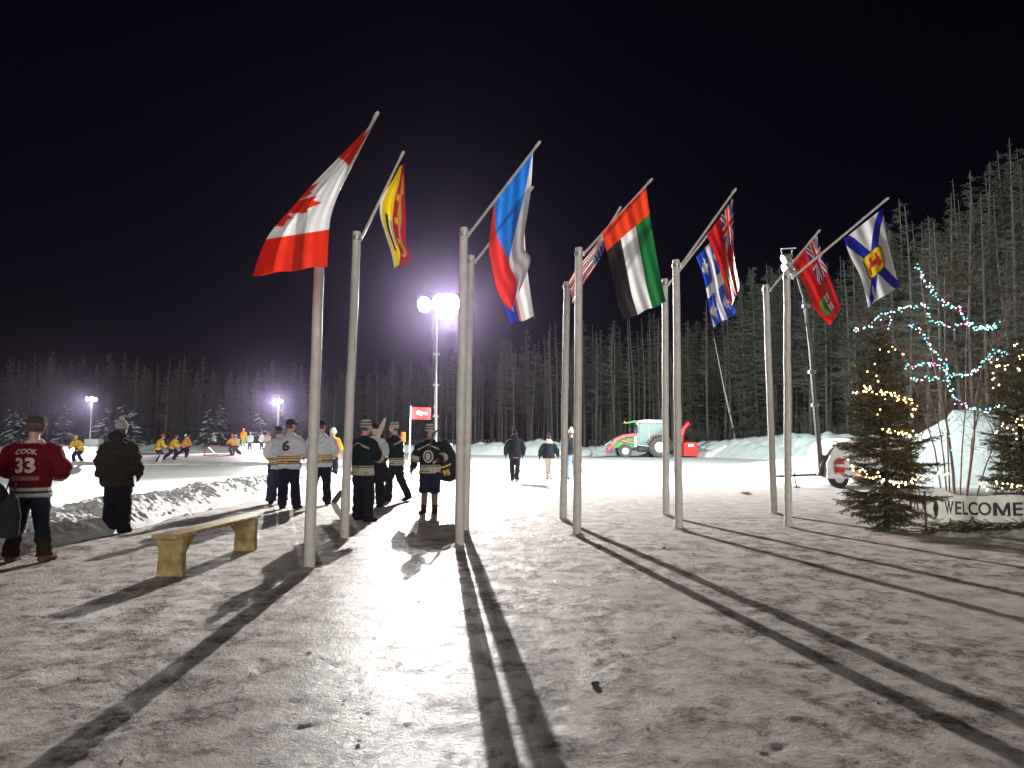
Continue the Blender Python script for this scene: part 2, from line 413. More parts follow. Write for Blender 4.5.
def poly_in(x, y, poly):
    c = False; j = len(poly) - 1
    for i in range(len(poly)):
        xi, yi = poly[i]; xj, yj = poly[j]
        if (yi > y) != (yj > y) and x < (xj - xi) * (y - yi) / (yj - yi) + xi: c = not c
        j = i
    return c
WHT = (.78, .78, .78); REDF = (.62, .018, .018); BLUF = (.012, .035, .36); GOLD = (.78, .48, .02)
hl = [(0, 1.0), (.19, .64), (.4, .74), (.28, .16), (.54, .44), (.6, .3), (.92, .37), (.8, .06), (.95, -.05), (.46, -.42), (.52, -.6), (.06, -.53), (.06, -1.0)]
LEAF = hl + [(-x, y) for x, y in reversed(hl[:])]
def d_canada(u, v):
    if u < .22 or u > .71: return (.70, .03, .012)
    return (.70, .03, .012) if poly_in((u - .48) / .165, (v - .50) / .36, LEAF) else WHT
def d_nb(u, v):
    if v > .52 - .05 * u:
        ly = (v - .75) / .2
        lion = (.2 < u < .8 and abs(ly) < .30 + .12 * math.sin(u * 20)) or (.10 < u < .24 and abs(ly - .25) < .5) or (abs((u * 5.5) % 1 - .5) < .14 and -.9 < ly < 0 and .2 < u < .85)
        return (.66, .30, .03) if lion else (.34, .010, .035)
    if v < .07: return (.7, .7, .72) if u > .25 else (.75, .55, .01)
    if .45 < u < .80 and abs(v - .26 - .35 * (u - .62) ** 2) < .05: return (.03, .025, .02)
    if abs(u - .6) < .11 and .30 < v < .44: return (.5, .47, .40) if abs(v - .37) < .04 else (.06, .05, .04)
    return (.75, .52, .01)
def d_czech(u, v):
    if u < .52 * (1 - abs(2 * v - 1)): return (.02, .20, .72)
    return (.72, .72, .74) if v > .5 else (.72, .035, .03)
def d_trico(u, v):
    if v > .48: return (.8, .8, .8)
    if v > .40: return (.7, .12, .05)
    return (.02, .06, .45)
def d_uae(u, v):
    if u < .20: return (.66, .045, .012)
    return (.010, .13, .03) if v > .667 else ((.74, .74, .73) if v > .333 else (.022, .02, .022))
def d_usa(u, v):
    if u < .4 and v > .46:
        a = u / .4 * 6; b = (v - .46) / .54 * 5
        return WHT if math.hypot(a % 1 - .5, b % 1 - .5) < .24 else (.015, .03, .16)
    return (.50, .012, .02) if int(v * 13) % 2 == 0 else WHT
def jack(x, y):      # 0..1
    if abs(y - .5) < .09 or abs(x - .5) < .06: return REDF
    if abs(y - .5) < .16 or abs(x - .5) < .10: return WHT
    d1 = abs((y - .5) - (x - .5)); d2 = abs((y - .5) + (x - .5)); d = min(d1, d2)
    if d < .045: return REDF
    if d < .13: return WHT
    return (.012, .03, .22)
def ensign(u, v, crest):
    if u < .5 and v > .5: return jack(u / .5, (v - .5) / .5)
    x = (u - .75) / .11; y = (v - .42) / .26
    if abs(x) < 1 and -1 + .5 * x * x < y < 1:
        if y > .35: return REDF if abs(y - .66) < .10 or abs(x) < .16 else WHT
        if crest == 'bison': return (.12, .06, .03) if (x / .6) ** 2 + ((y + .2) / .3) ** 2 < 1 else (.05, .24, .04)
        return (.6, .4, .03) if (x / .55) ** 2 + ((y + .2) / .35) ** 2 < 1 and math.sin(x * 9) * math.sin(y * 9) > -.2 else (.04, .22, .05)
    return (.56, .014, .014)
def fleur(x, y):     # |x|,|y| <= 1
    x = abs(x)
    if abs(y + .3) < .11 and x < .5: return True
    if x < .24 * (1 - abs(y - .25) / .75) and y > -.5: return True
    if math.hypot(x - .46, y - .05) < .30 and math.hypot(x - .60, y + .12) > .22: return True
    return x < .18 * (1 - abs(y + .6) / .4) * 2 and -.95 < y < -.25
def d_quebec(u, v):
    if abs(u - .5) < .075 or abs(v - .5) < .11: return WHT
    qx = (u - (.21 if u < .5 else .79)) / .14; qy = (v - (.2 if v < .5 else .8)) / .17
    return WHT if abs(qx) < 1 and abs(qy) < 1 and fleur(qx, qy) else (.012, .075, .52)
def d_ns(u, v):
    y = (u - .5) / .135; x = (v - .5) / .30
    if abs(x) < 1 and abs(y) < 1 and (abs(x) ** 4 + abs(y) ** 4) < 1:
        if abs(x) > .86 or abs(y) > .86 or (abs(x) ** 4 + abs(y) ** 4) > .72: return (.05, .04, .04)
        lion = (abs(y + .02) < .2 and abs(x) < .55) or math.hypot(x - .45, y - .32) < .25 or (abs(x - .35) < .12 and -.6 < y < 0) or (abs(x + .3) < .12 and -.6 < y < 0) or (abs(x + .6) < .09 and 0 < y < .6)
        return (.45, .03, .02) if lion else (.75, .50, .03)
    if min(abs((v - .5) - (u - .5)), abs((v - .5) + (u - .5))) < .115: return (.012, .022, .33)
    return (.74, .74, .75)
FLAGS = [
    (0, d_canada, [(371, 124), (350, 146), (313, 184), (290, 210), (270, 233), (259, 256), (253, 276)], [(374, 123), (351, 163), (340, 190), (331, 216), (328.5, 240), (327.5, 266)], .55, 1.0, .045, 2.2,
     'red and white maple leaf flag streaming to the left on the nearest pole'),
    (1, d_nb, [(400, 166), (393, 180), (382, 197), (380, 214), (386, 236), (391, 252), (394, 267)], [(404, 164), (405, 190), (406, 221), (406, 243), (411, 257), (404, 266)], .0, 1.0, .05, 1.5,
     'yellow and crimson flag with gold lion and ship, hanging folded'),
    (2, d_czech, [(494, 204), (489, 246), (492, 266), (496, 286), (503, 302), (514, 312)], [(533, 153), (530.5, 192), (525, 230), (524, 248), (530, 263), (512, 308)], .0, 1.0, .07, 1.6,
     'large flag with blue wedge over white and red, near the flood light'),
    (3, d_trico, [(500, 227), (497, 262), (503, 300), (510, 324)], [(524, 200), (525, 240), (528, 275), (534, 317)], .0, 1.0, .05, 1.3,
     'white and blue flag peeping out below the blue wedge flag'),
    (4, d_uae, [(602, 233), (608, 257), (614, 285), (618, 304), (624, 320)], [(646, 187), (651, 222), (657, 258), (661, 280), (666, 302)], .0, 1.0, .06, 2.1,
     'red, green, white and black striped flag hanging open in the middle'),
    (5, d_usa, [(608, 227), (592, 249), (577, 267), (569, 280)], [(607, 243), (598, 262), (586, 280), (573, 304)], .0, 1.0, .05, 2.6,
     'small striped red and white flag with starred blue corner, drooping behind pole'),
    (6, lambda u, v: ensign(u, v, 'leaf'), [(707, 235), (713, 251), (720, 270), (726, 290), (731, 307)], [(733, 198), (733.5, 225), (734, 254), (740, 287)], .0, 1.0, .07, 1.8,
     'red flag with union jack corner hanging above the blue fleur-de-lis flag'),
    (7, d_quebec, [(696, 257), (703, 275), (707, 294), (709, 310), (713, 327)], [(718, 234), (722, 260), (727, 290), (737, 313)], .0, 1.0, .06, 1.8,
     'blue flag with white cross and white fleurs-de-lis, hanging low'),
    (8, d_ns, [(844, 239), (850, 256), (860, 276), (866, 297), (868, 307)], [(883, 208), (886, 234), (893, 263), (899, 286)], .0, 1.0, .05, 1.4,
     'white flag with blue saltire and gold lion shield, rightmost of all'),
    (9, lambda u, v: ensign(u, v, 'bison'), [(793, 264), (806, 290), (816, 311), (830, 326)], [(817, 235), (823, 257), (833, 286), (841, 309)], .0, 1.0, .05, 1.5,
     'red flag with union jack corner and green shield beside saltire flag'),
]
def smooth_poly(pts, t):
    n = len(pts) - 1; x = t * n; i = min(int(x), n - 1); f = x - i
    g = lambda k: Vector(pts[max(0, min(n, k))])
    p0, p1, p2, p3 = g(i - 1), g(i), g(i + 1), g(i + 2)
    return .5 * ((2 * p1) + (-p0 + p2) * f + (2 * p0 - 5 * p1 + 4 * p2 - p3) * f * f + (-p0 + 3 * p1 - 3 * p2 + p3) * f ** 3)
for k, (pi, fn, Lp, Rp, v0, v1, amp, wv, lab) in enumerate(FLAGS):
    D = gp(*POLES[pi][0]).y; nu, nv = 130, 90
    vs = []; cols = []; fs = []
    fold = 26 if v0 > 0 else 0      # rest of the cloth doubled back behind
    js = [j / nv for j in range(nv + 1)]
    if fold: js = [-(fold - j) / nv for j in range(fold)] + js
    for i in range(nu + 1):
        t = i / nu; l = smooth_poly(Lp, t); r = smooth_poly(Rp, t)
        for s in js:
            ss = abs(s); p = l.lerp(r, ss)
            wave = math.sin(2 * math.pi * (wv * ss + .35 * t) + k * 1.7) * (.35 + .65 * t) + .35 * math.sin(2 * math.pi * (wv * 2.3 * ss - .8 * t) + k)
            crease = .5 * math.sin(9 * t + 3 * ss + k) * t
            dd = D - .62 - .53 * ss + amp * (wave + crease)
            if s < 0: dd += .05 + .10 * math.sin(min(1, ss * 4) * 1.57)
            dd = D - .62 - .53 * ss + (dd - (D - .62 - .53 * ss)) * .55; P = at(p.x, p.y + .8 * math.sin(2 * math.pi * wv * ss + k) * (t > .9) * (t - .9) * 10, dd)
            vs.append(P); cols.append(fn(t, min(1, max(0, v0 + s * (v1 - v0)))))
    w = len(js)
    for i in range(nu):
        for j in range(w - 1):
            a = i * w + j; fs.append((a, a + 1, a + w + 1, a + w))
    org = vs[0].copy()
    mb = MB(); mb.add([v - org for v in vs], fs)
    o = mb.build('flag', mat_flag, loc=org); setcol(o.data, cols)
    tag(o, lab, 'flag', 'flags hanging from angled sticks on the poles')

# ------------------------------------------------------------------ lights / towers
def add_light(name, loc, aim, energy, size=.25, ang=150, col=(1, 1, 1), blend=.7, parent=None):
    ld = bpy.data.lights.new(name, 'SPOT'); ld.energy = energy; ld.shadow_soft_size = size; ld.spot_size = R(ang); ld.spot_blend = blend; ld.color = col
    o = bpy.data.objects.new(name, ld); COL.objects.link(o); o.location = loc
    d = Vector(aim) - Vector(loc); o.rotation_euler = d.to_track_quat('-Z', 'Y').to_euler()
    if parent:
        bpy.context.view_layer.update(); o.parent = parent; o.matrix_parent_inverse = parent.matrix_world.inverted()
    return o
def floodlight(root, c, dirv, r, lens, energy, col, ang=150, size=.2, up=.0):
    """round lamp head, local to root"""
    c = Vector(c); d = Vector(dirv).normalized()
    hm = MB(); hm.loft([c - d * .30, c - d * .26, c - d * .12, c, c + d * .02], [r * .35, r * .5, r * .85, r, r * 1.04], n=20, right=(0, 0, 1))
    h = hm.build('lamp_head', mat_metal, root)
    lm = MB(); lm.loft([c + d * .022, c + d * .05, c + d * .07], [r * .97, r * .8, r * .4], n=20, right=(0, 0, 1))
    lm.build('lens', lens, h)
    if energy:
        w = root.matrix_world if False else Matrix.Translation(root.location) @ Matrix.Rotation(root.rotation_euler.z, 4, 'Z')
        add_light('flood_light', w @ (c + d * .12), w @ (c + d * 5), energy, size, ang, col)

tw = gp(437, 467)
root = empty('light_tower', (tw.x, tw.y, 0), 0, 'tall lit flood light tower shining at the flagpoles from the rink', 'light tower', 'mobile light towers')
htop = at(437, 309, tw.y).z
mb = MB()
mb.box((0, .3, .75), (1.4, 2.2, .9), 0, bev=.08); mb.box((0, .3, .28), (1.5, 2.4, .1)); mb.build('trailer_body', mat_white, root)
for sx in (-1, 1):
    wm = MB(); wm.cyl((sx * .62, .3, .3), (sx * .8, .3, .3), .3, mi=0); wm.build('wheel', mat_rubber, root)
mb = MB(); segs = [(0, .0), (.35, .11), (1.0, 0)]
zz = [.6, 2.6, 2.62, 4.2, 4.22, 5.8, 5.82, htop]; rr_ = [.10, .10, .08, .08, .062, .062, .045, .045]
mb.loft([(0, -.75, z) for z in zz], rr_, n=10)
for z in (2.6, 4.2, 5.8): mb.box((0, -.75, z), (.30, .26, .09))
mb.build('mast', mat_metal, root)
mb = MB(); mb.tube([(-.10, -.72, 1.2), (-.17, -.72, htop - .2)], .012, n=5); mb.build('mast_cable', mat_dark, root)
mb = MB(); mb.box((0, -.75, htop), (1.3, .07, .07)); mb.build('crossbar', mat_metal, root)
EM = 9000
for (x, z, aim, en, rd_) in ((-.62, .08, (-.5, -1, -.28), .3, .40), (.22, .16, (-.1, -1, -.25), .3, .46), (.74, .14, (.25, -1, -.26), .3, .46), (.46, -.20, (.1, -1, -.12), 7.0, .46)):
    floodlight(root, (x, -.83, htop + z), aim, rd_, mat_lamp, EM * en, (1, .955, .92), size=.07, ang=150 if en < 1 else 118)
# light to the far side of the square from the same tower
add_light('flood_light', (tw.x + .2, tw.y - .45, htop + .25), (tw.x + 8, tw.y + 12, 0), 32000, .2, 165, (.95, 1, .97))

t2 = gp(835, 487.5)
D2 = t2.y; px2 = D2 / F
root = empty('light_tower', (t2.x, D2, 0), 0, 'light tower with leaning mast on white trailer beside the fir tree', 'light tower', 'mobile light towers')
def l2(px, py, dy=0): 
    v = at(px, py, D2 + dy) - Vector((t2.x, D2, 0)); return v
mb = MB()
prof = [l2(822, 478), l2(823, 463), l2(827, 450), l2(834, 443), l2(848, 439), l2(900, 438), l2(902, 478)]
mb.prism([(p.x, p.z) for p in prof], -.34, 1.35); mb.build('trailer_body', mat_white, root)
wm = MB(); wc = l2(835, 478); wm.lathe_y([(.0, -.09), (.16, -.09), (.2, -.11), (.29, -.09), (.31, 0), (.29, .09), (.0, .09)], (wc.x, -.21, .305)); tyre = wm.build('wheel', mat_rubber, root)
wm = MB(); wm.lathe_y([(.0, -.06), (.12, -.105), (.15, -.085)], (wc.x, -.235, .305)); wm.build('rim', mat_rim, tyre)
mb = MB(); p = l2(833.5, 466)
mb.loft([(p.x, -.14, p.z - .20), (p.x, -.14, p.z - .18), (p.x, -.14, p.z + .12), (p.x, -.14, p.z + .19), (p.x, -.14, p.z + .21)], [.12, .13, .13, .07, .04], n=16)
ex = mb.build('fire_extinguisher', mat_red, None); ex.location = root.location + Vector((0, -.30, .02))
tag(ex, 'red fire extinguisher with white band hung on the white trailer', 'extinguisher')
mb = MB(); mb.loft([(p.x, -.14, p.z - .03), (p.x, -.14, p.z + .05)], .134, n=16); mb.build('label_band', mat_white, ex)
mb = MB(); mb.box((p.x, -.14, p.z + .23), (.05, .03, .05)); mb.tube([(p.x + .02, -.16, p.z + .22), (p.x + .10, -.17, p.z + .1), (p.x + .09, -.17, p.z - .08)], .01); mb.build('hose', mat_dark, ex)
mb = MB(); q = l2(853, 474.5); mb.box((q.x, -.36, q.z), (.10, .06, .07), bev=.01); mb.build('marker_light', mat_amber, root)
mb = MB()
a = l2(823, 474.5); b = l2(768, 476.5); mb.tube([(a.x, .1, a.z), (b.x, -.1, b.z)], .035, n=6); mb.build('drawbar', mat_dark, root)
mb = MB(); a = l2(793.5, 473); b = l2(796, 489); mb.tube([(a.x, -.05, a.z), (b.x, -.05, 0)], .025, n=8); mb.box((b.x, -.05, .02), (.16, .16, .03)); mb.build('jack_stand', mat_dark, root)
mb = MB(); mp = [l2(822, 476), l2(815, 405), l2(812, 372), l2(806, 306), l2(797, 276)]
mb.loft([mp[0], mp[1]], .085, n=8); mb.loft([mp[1], mp[2]], .07, n=8); mb.loft([mp[2], mp[3]], .055, n=8); mb.loft([mp[3], mp[4]], .04, n=8)
for m_ in mp[1:4]: mb.box(m_, (.2, .18, .1))
mast = mb.build('mast', M('grey_mast_steel', (.11, .11, .11), .5), root)
mb = MB(); mb.tube([l2(820, 474, -.12), l2(810, 350, -.12), l2(803, 300, -.1)], .02, n=5); mb.build('mast_cable', mat_dark, root)
mb = MB(); mb.prism([(l2(816, 476).x, l2(816, 476).z), (l2(822, 455).x, l2(822, 455).z), (l2(829, 455).x, l2(829, 455).z), (l2(826, 476).x, l2(826, 476).z)], -.12, .12); mb.build('mast_foot', mat_dark, root)
mb = MB()
for a, b in (((781, 249), (796, 248)), ((781, 249), (783, 262)), ((788, 276), (792, 250)), ((783, 262), (794, 260))): mb.tube([l2(*a), l2(*b)], .022, n=6)
mb.build('lamp_frame', mat_metal, root)
for (px, py, dv) in ((784, 259, (-.9, .0, -.42)), (791, 266, (.5, .6, -.4)), (785, 268, (-.9, -.12, -.42)), (790, 275, (-.8, .1, -.5))):
    floodlight(root, l2(px, py, .05), dv, .15, mat_lamp_r, 0, (1, 1, 1))
hd = at(787, 266, D2)
add_light('flood_light', (hd.x - .15, hd.y + .45, hd.z - .1), (hd.x - 6, hd.y + 26, 0), 22000, .2, 160, (.86, 1, .96))
add_light('flood_light', (hd.x + .25, hd.y + .35, hd.z), (hd.x + 12, hd.y + 10, 1), 3800, .2, 150, (.9, 1, .96))

for i, (px, py, base, lab) in enumerate(((90, 400, 441, 'small lit lamp mast by the dark trees behind the gold skater'), (277.5, 402, 441, 'small lit lamp mast above the fallen hockey net side'))):
    D = 74 + 2 * i; b0 = at(px, 441, D); root = empty('light_tower', (b0.x, D, 0), 0, lab, 'light tower', 'mobile light towers'); zt = at(px, py, D).z
    mb = MB(); mb.loft([(0, 0, .8), (0, 0, 3), (0, 0, zt)], [.09, .07, .05], n=8); mb.build('mast', mat_metal, root)
    mb = MB(); mb.box((.3, .2, .95), (1.5, 1.1, .8), bev=.1); mb.build('trailer_body', mat_white, root)
    mb = MB(); mb.box((0, 0, zt), (.9, .08, .08)); mb.build('crossbar', mat_metal, root)
    for x, z in ((-.42, .10), (.05, .16), (.42, .06)): floodlight(root, (x, -.1, zt + z), (x, -1, -.4), .21 if i == 0 else .14, mat_lamp_f, 0, (1, 1, 1))
    add_light('flood_light', (b0.x, D - .5, zt), (b0.x + 2, D - 12, 0), 38000, .3, 72, (1, .96, .95), blend=.7)
    add_light('flood_light', (b0.x, D - .3, zt), (b0.x, D + 16, 2), 2200, .3, 150, (.9, 1, .95))

# ------------------------------------------------------------------ bench
bA = gp(157, 576); bB = gp(236, 550)
L = (Vector((bB.x, bB.y)) - Vector((bA.x, bA.y))).length; ang = math.atan2(bB.y - bA.y, bB.x - bA.x)
root = empty('park_bench', bA, ang, 'low yellow wooden bench of thick planks on the trodden snow', 'bench')
H = .43
mb = MB(); mb.box((L / 2, -.14, H + .02), (L + .26, .29, .045), bev=.006); mb.build('seat', mat_wood, root)
for x in (.03, L - .03):
    mb = MB(); mb.prism([(0, 0), (.3, 0), (.29, H * .5), (.30, H - .004), (.0, H - .004), (.012, H * .5)], -.045, .045)
    o = mb.build('leg', mat_wood, root); o.rotation_euler = (0, 0, R(-90)); o.location = (x, .0, 0)
for a, b in (((.08, .05), (.48, H - .01)), ((L - .08, .14), (L - .44, H - .01))):
    mb = MB(); mb.tube([(a[0], -.14, a[1]), (b[0], -.14, b[1])], .04, n=4); mb.build('brace', mat_wood, root)

# ------------------------------------------------------------------ text helper
def text_mesh(txt, h, extr=.004, bold=.012, spacing=1.0):
    cu = bpy.data.curves.new('t', 'FONT'); cu.body = txt; cu.size = 1.0; cu.align_x = 'CENTER'; cu.extrude = 0; cu.offset = bold; cu.space_character = spacing; cu.resolution_u = 4
    o = bpy.data.objects.new('t', cu); COL.objects.link(o); bpy.context.view_layer.update()
    me = bpy.data.meshes.new_from_object(o.evaluated_get(bpy.context.evaluated_depsgraph_get()))
    bpy.data.objects.remove(o); bm = bmesh.new(); bm.from_mesh(me)
    bmesh.ops.triangulate(bm, faces=bm.faces)
    for _ in range(2): bmesh.ops.subdivide_edges(bm, edges=[e for e in bm.edges if e.calc_length() > .12], cuts=1)
    bmesh.ops.triangulate(bm, faces=bm.faces)
    vs = [v.co.copy() for v in bm.verts]; bm.verts.index_update(); fs = [[v.index for v in f.verts] for f in bm.faces]; bm.free(); bpy.data.meshes.remove(me)
    ymin = min(v.y for v in vs); ymax = max(v.y for v in vs); k = h / (ymax - ymin)
    return [((v.x) * k, (v.y - ymin) * k) for v in vs], fs
def text_obj(name, txt, h, mapf, m, parent, bold=.012, sx=1.0, thick=.006, **kw):
    """mapf(x, z, d) -> point, d = height above the surface"""
    p, fs = text_mesh(txt, h, bold=bold, **kw)
    mb = MB(); mb.add([mapf(x * sx, z, thick) for x, z in p], fs)
    return mb.build(name, m, parent, smooth=False)

# ------------------------------------------------------------------ people
def remesh(mb, voxel, smooth=2):
    me = mb.mesh('tmp', [], False); o = bpy.data.objects.new('tmp', me); COL.objects.link(o)
    m = o.modifiers.new('r', 'REMESH'); m.mode = 'VOXEL'; m.voxel_size = voxel; m.use_smooth_shade = True
    if smooth:
        m = o.modifiers.new('s', 'SMOOTH'); m.factor = .5; m.iterations = smooth
    dg = bpy.context.evaluated_depsgraph_get(); out = bpy.data.meshes.new_from_object(o.evaluated_get(dg))
    bpy.data.objects.remove(o); bpy.data.meshes.remove(me)
    out.polygons.foreach_set('use_smooth', [True] * len(out.polygons))
    return out
def wrinkle(me, amp, fr=(7, 7, 14), seed=0):
    n = len(me.vertices); co = np.empty(n * 3); me.vertices.foreach_get('co', co); co = co.reshape(-1, 3)
    nr = np.empty(n * 3); me.vertices.foreach_get('normal', nr); nr = nr.reshape(-1, 3)
    d = vnoise(co[:, 0] * fr[0], co[:, 1] * fr[1], co[:, 2] * fr[2], seed) + .5 * vnoise(co[:, 0] * fr[0] * 2.3, co[:, 1] * fr[1] * 2.3, co[:, 2] * fr[2] * 2.3, seed + 3)
    co = co + nr * (amp * d)[:, None]; me.vertices.foreach_set('co', co.ravel()); me.update()
    return co
def segd(p, a, b):
    ab = b - a; t = np.clip(((p - a) @ ab) / (ab @ ab), 0, 1); q = a + t[:, None] * ab
    return np.linalg.norm(p - q, axis=1), t

V = Vector
def person(label, loc, rz, H=1.75, lean=0, pose={}, top=None, pants=None, boots=None, hat=None, gloves=None, yaw=0, nod=0, extra=None,
           voxel=.016, group=None, face=False, hair=True, seed=0):
    bv = min(voxel, .012) if voxel < .02 else voxel
    hip = V((0, pose.get('hy', 0), pose.get('hz', .92))); lr = R(lean); sd = V((0, math.sin(lr), math.cos(lr)))
    shc = hip + sd * .49; neck = hip + sd * .56
    A = {}
    for s, k in ((-1, 'L'), (1, 'R')):
        A['s' + k] = shc + V((s * .185, 0, -.01))
        A['e' + k] = V(pose.get('e' + k, A['s' + k] + V((s * .075, -.03, -.28))))
        A['w' + k] = V(pose.get('w' + k, A['e' + k] + V((s * .0, .07, -.24))))
        A['h' + k] = hip + V((s * .095, 0, -.03))
        A['k' + k] = V(pose.get('k' + k, (s * .115, .02, .48)))
        A['a' + k] = V(pose.get('a' + k, (s * .125, -.01, .09)))
    Mh = Matrix.Rotation(R(yaw), 4, 'Z') @ Matrix.Rotation(R(-nod), 4, 'X')
    hc = neck + sd * .05 + V((0, .025, .115))
    hd = lambda x, y, z: hc + (Mh @ V((x, y, z)))
    def hloft(mb, rings, n=14):     # rings (z, rx, ry, y offset) in head space
        mb.loft([hd(0, r[3] if len(r) > 3 else 0, r[0]) for r in rings], [r[1] for r in rings], [r[2] for r in rings], right=(Mh @ V((1, 0, 0))), n=n)
    # --- body: one continuous surface
    mb = MB()
    mb.loft([hip - sd * .12, hip, hip + sd * .16, hip + sd * .34, hip + sd * .47, hip + sd * .53], [.12, .165, .145, .165, .16, .07], [.09, .115, .10, .115, .09, .06])
    mb.loft([neck - sd * .06, neck + sd * .04, hd(0, -.01, -.06)], [.062, .056, .058])
    hloft(mb, [(-.118, .028, .03, .05), (-.10, .05, .055, .035), (-.05, .066, .082, .012), (0, .073, .094, 0), (.05, .072, .092, -.004), (.09, .055, .07, -.006), (.113, .025, .03, -.006)])
    mb.loft([hd(0, .085, .02), hd(0, .112, -.012), hd(0, .112, -.03), hd(0, .085, -.04)], [.010, .014, .018, .012], n=8)
    for s in (-1, 1): mb.ball(hd(s * .076, -.005, -.005), (.014, .022, .032), n=8, m=6)
    def hand(mb, w, d, s, g=1.0):
        d = d.normalized(); side = d.cross(V((0, 1, 0)));
        if side.length < .2: side = V((1, 0, 0))
        side = (side.normalized()) ; nrm = side.cross(d); wid = nrm            # fingers spread along the body's front-back direction
        palm = w + d * .085
        mb.loft([w, w + d * .03, palm, palm + d * .01], [.027 * g, .04 * g, .043 * g, .036 * g], [.022 * g, .02 * g, .017 * g, .013 * g], right=wid, n=10)
        for i, (o_, ln) in enumerate(((-.034, .075), (-.0115, .088), (.0115, .082), (.034, .064))):
            b = palm + wid * o_ * g - d * .012; c1 = b + d * ln * .5 + wid * o_ * .15; c2 = c1 + (d * .8 - side * s * .55).normalized() * ln * .33; c3 = c2 + (d * .45 - side * s * .9).normalized() * ln * .26
            mb.loft([b, c1, c2, c3], [.0105 * g, .0098 * g, .009 * g, .007 * g], n=8)
        tb = w + d * .03 + wid * .032 * g; t1 = tb + (d * .7 + wid * .7).normalized() * .045; t2_ = t1 + (d * .95 + wid * .1 - side * s * .3).normalized() * .035
        mb.loft([tb - wid * .02, tb, t1, t2_], [.012 * g, .014 * g, .012 * g, .009 * g], n=8)
    for s, k in ((-1, 'L'), (1, 'R')):
        mb.loft([A['s' + k] - V((s * .07, 0, .03)), A['s' + k] - V((s * .03, 0, .035)), A['s' + k].lerp(A['e' + k], .5), A['e' + k], A['e' + k].lerp(A['w' + k], .35), A['w' + k]], [.04, .045, .046, .042, .043, .029], n=10)
        hand(mb, A['w' + k], (A['w' + k] - A['e' + k]) , s)
        mb.loft([A['h' + k] + V((0, 0, .05)), A['h' + k], A['h' + k].lerp(A['k' + k], .5), A['k' + k], A['k' + k].lerp(A['a' + k], .35), A['a' + k]], [.085, .088, .075, .056, .056, .038], n=12)
        dirf = Matrix.Rotation(R(pose.get('t' + k, -s * 10)), 3, 'Z') @ V((0, 1, 0)); tp = pose.get('tp' + k, 0)
        a = A['a' + k]; up = V((0, 0, 1)); df = (dirf * math.cos(R(tp)) - up * math.sin(R(tp)))
        A['f' + k] = (a, df)
        mb.loft([a - up * .045 - df * .065, a - up * .04 - df * .03, a - up * .045 + df * .06, a - up * .058 + df * .14, a - up * .062 + df * .17], [.025, .034, .042, .040, .022], [.03, .042, .036, .024, .016], right=dirf.cross(up), n=10)
    me = remesh(mb, bv, 2); me.name = 'person'; me.materials.append(mat_skin)
    body = bpy.data.objects.new('person', me); COL.objects.link(body)
    body.location = loc; body.rotation_euler = (0, 0, R(rz)); body.scale = (H / 1.75,) * 3
    tag(body, label, 'person', group)
    def garment(name, mb, paint, amp=.006, sm=2, vox=None, fr=(7, 7, 14)):
        me = remesh(mb, vox or voxel, sm); co = wrinkle(me, amp * (1.8 if amp > .004 else 1), fr if amp <= .004 else (8, 8, 15), seed + len(name))
        setcol(me, paint(co)); me.materials.append(mat_cloth)
        o = bpy.data.objects.new(name, me); COL.objects.link(o); o.parent = body; return o
    flat = lambda c: (lambda co: np.tile(np.array(c), (len(co), 1)))
    out = {'body': body, 'A': A, 'hip': hip, 'sd': sd, 'hd': hd, 'hc': hc, 'Mh': Mh}
    if pants:
        mb = MB(); r = pants.get('r', (.105, .083, .078)); ln = pants.get('ln', 1.0); b_ = pants.get('bag', 1)
        mb.loft([hip - V((0, 0, .10)), hip - V((0, 0, .03)), hip + sd * .08, hip + sd * .16], [.14, .19, .185, .17], [.11, .135, .13, .12])
        for s, k in ((-1, 'L'), (1, 'R')):
            h, kn, an = A['h' + k], A['k' + k], A['a' + k]
            if ln >= 1: pts = [h + V((0, 0, .04)), h - V((0, 0, .05)), h.lerp(kn, .55), kn, kn.lerp(an, .4), kn.lerp(an, .85), an + (kn - an).normalized() * .0 - V((0, 0, .02))]; rr = [.095, r[0], r[0] * .95, r[1], r[1] * .98, r[2], r[2] * 1.04]
            else: pts = [h + V((0, 0, .04)), h - V((0, 0, .05)), h.lerp(kn, .5), h.lerp(kn, 1.02), kn.lerp(an, .16)]; rr = [.095, r[0], r[0], r[1], r[1] * 1.02]
            mb.loft(pts, rr, n=12)
        c = pants['col']; out['pants'] = garment(pants.get('name', 'trousers'), mb, c if callable(c) else flat(c), pants.get('amp', .008))
    if pants and pants.get('socks'):
        for k in 'LR':
            mb = MB(); kn, an = A['k' + k], A['a' + k]
            mb.loft([kn.lerp(an, .02), kn.lerp(an, .35), kn.lerp(an, .8), an - V((0, 0, .02))], [.066, .070, .056, .055], n=12)
            garment('sock', mb, flat(pants['socks']), .003)
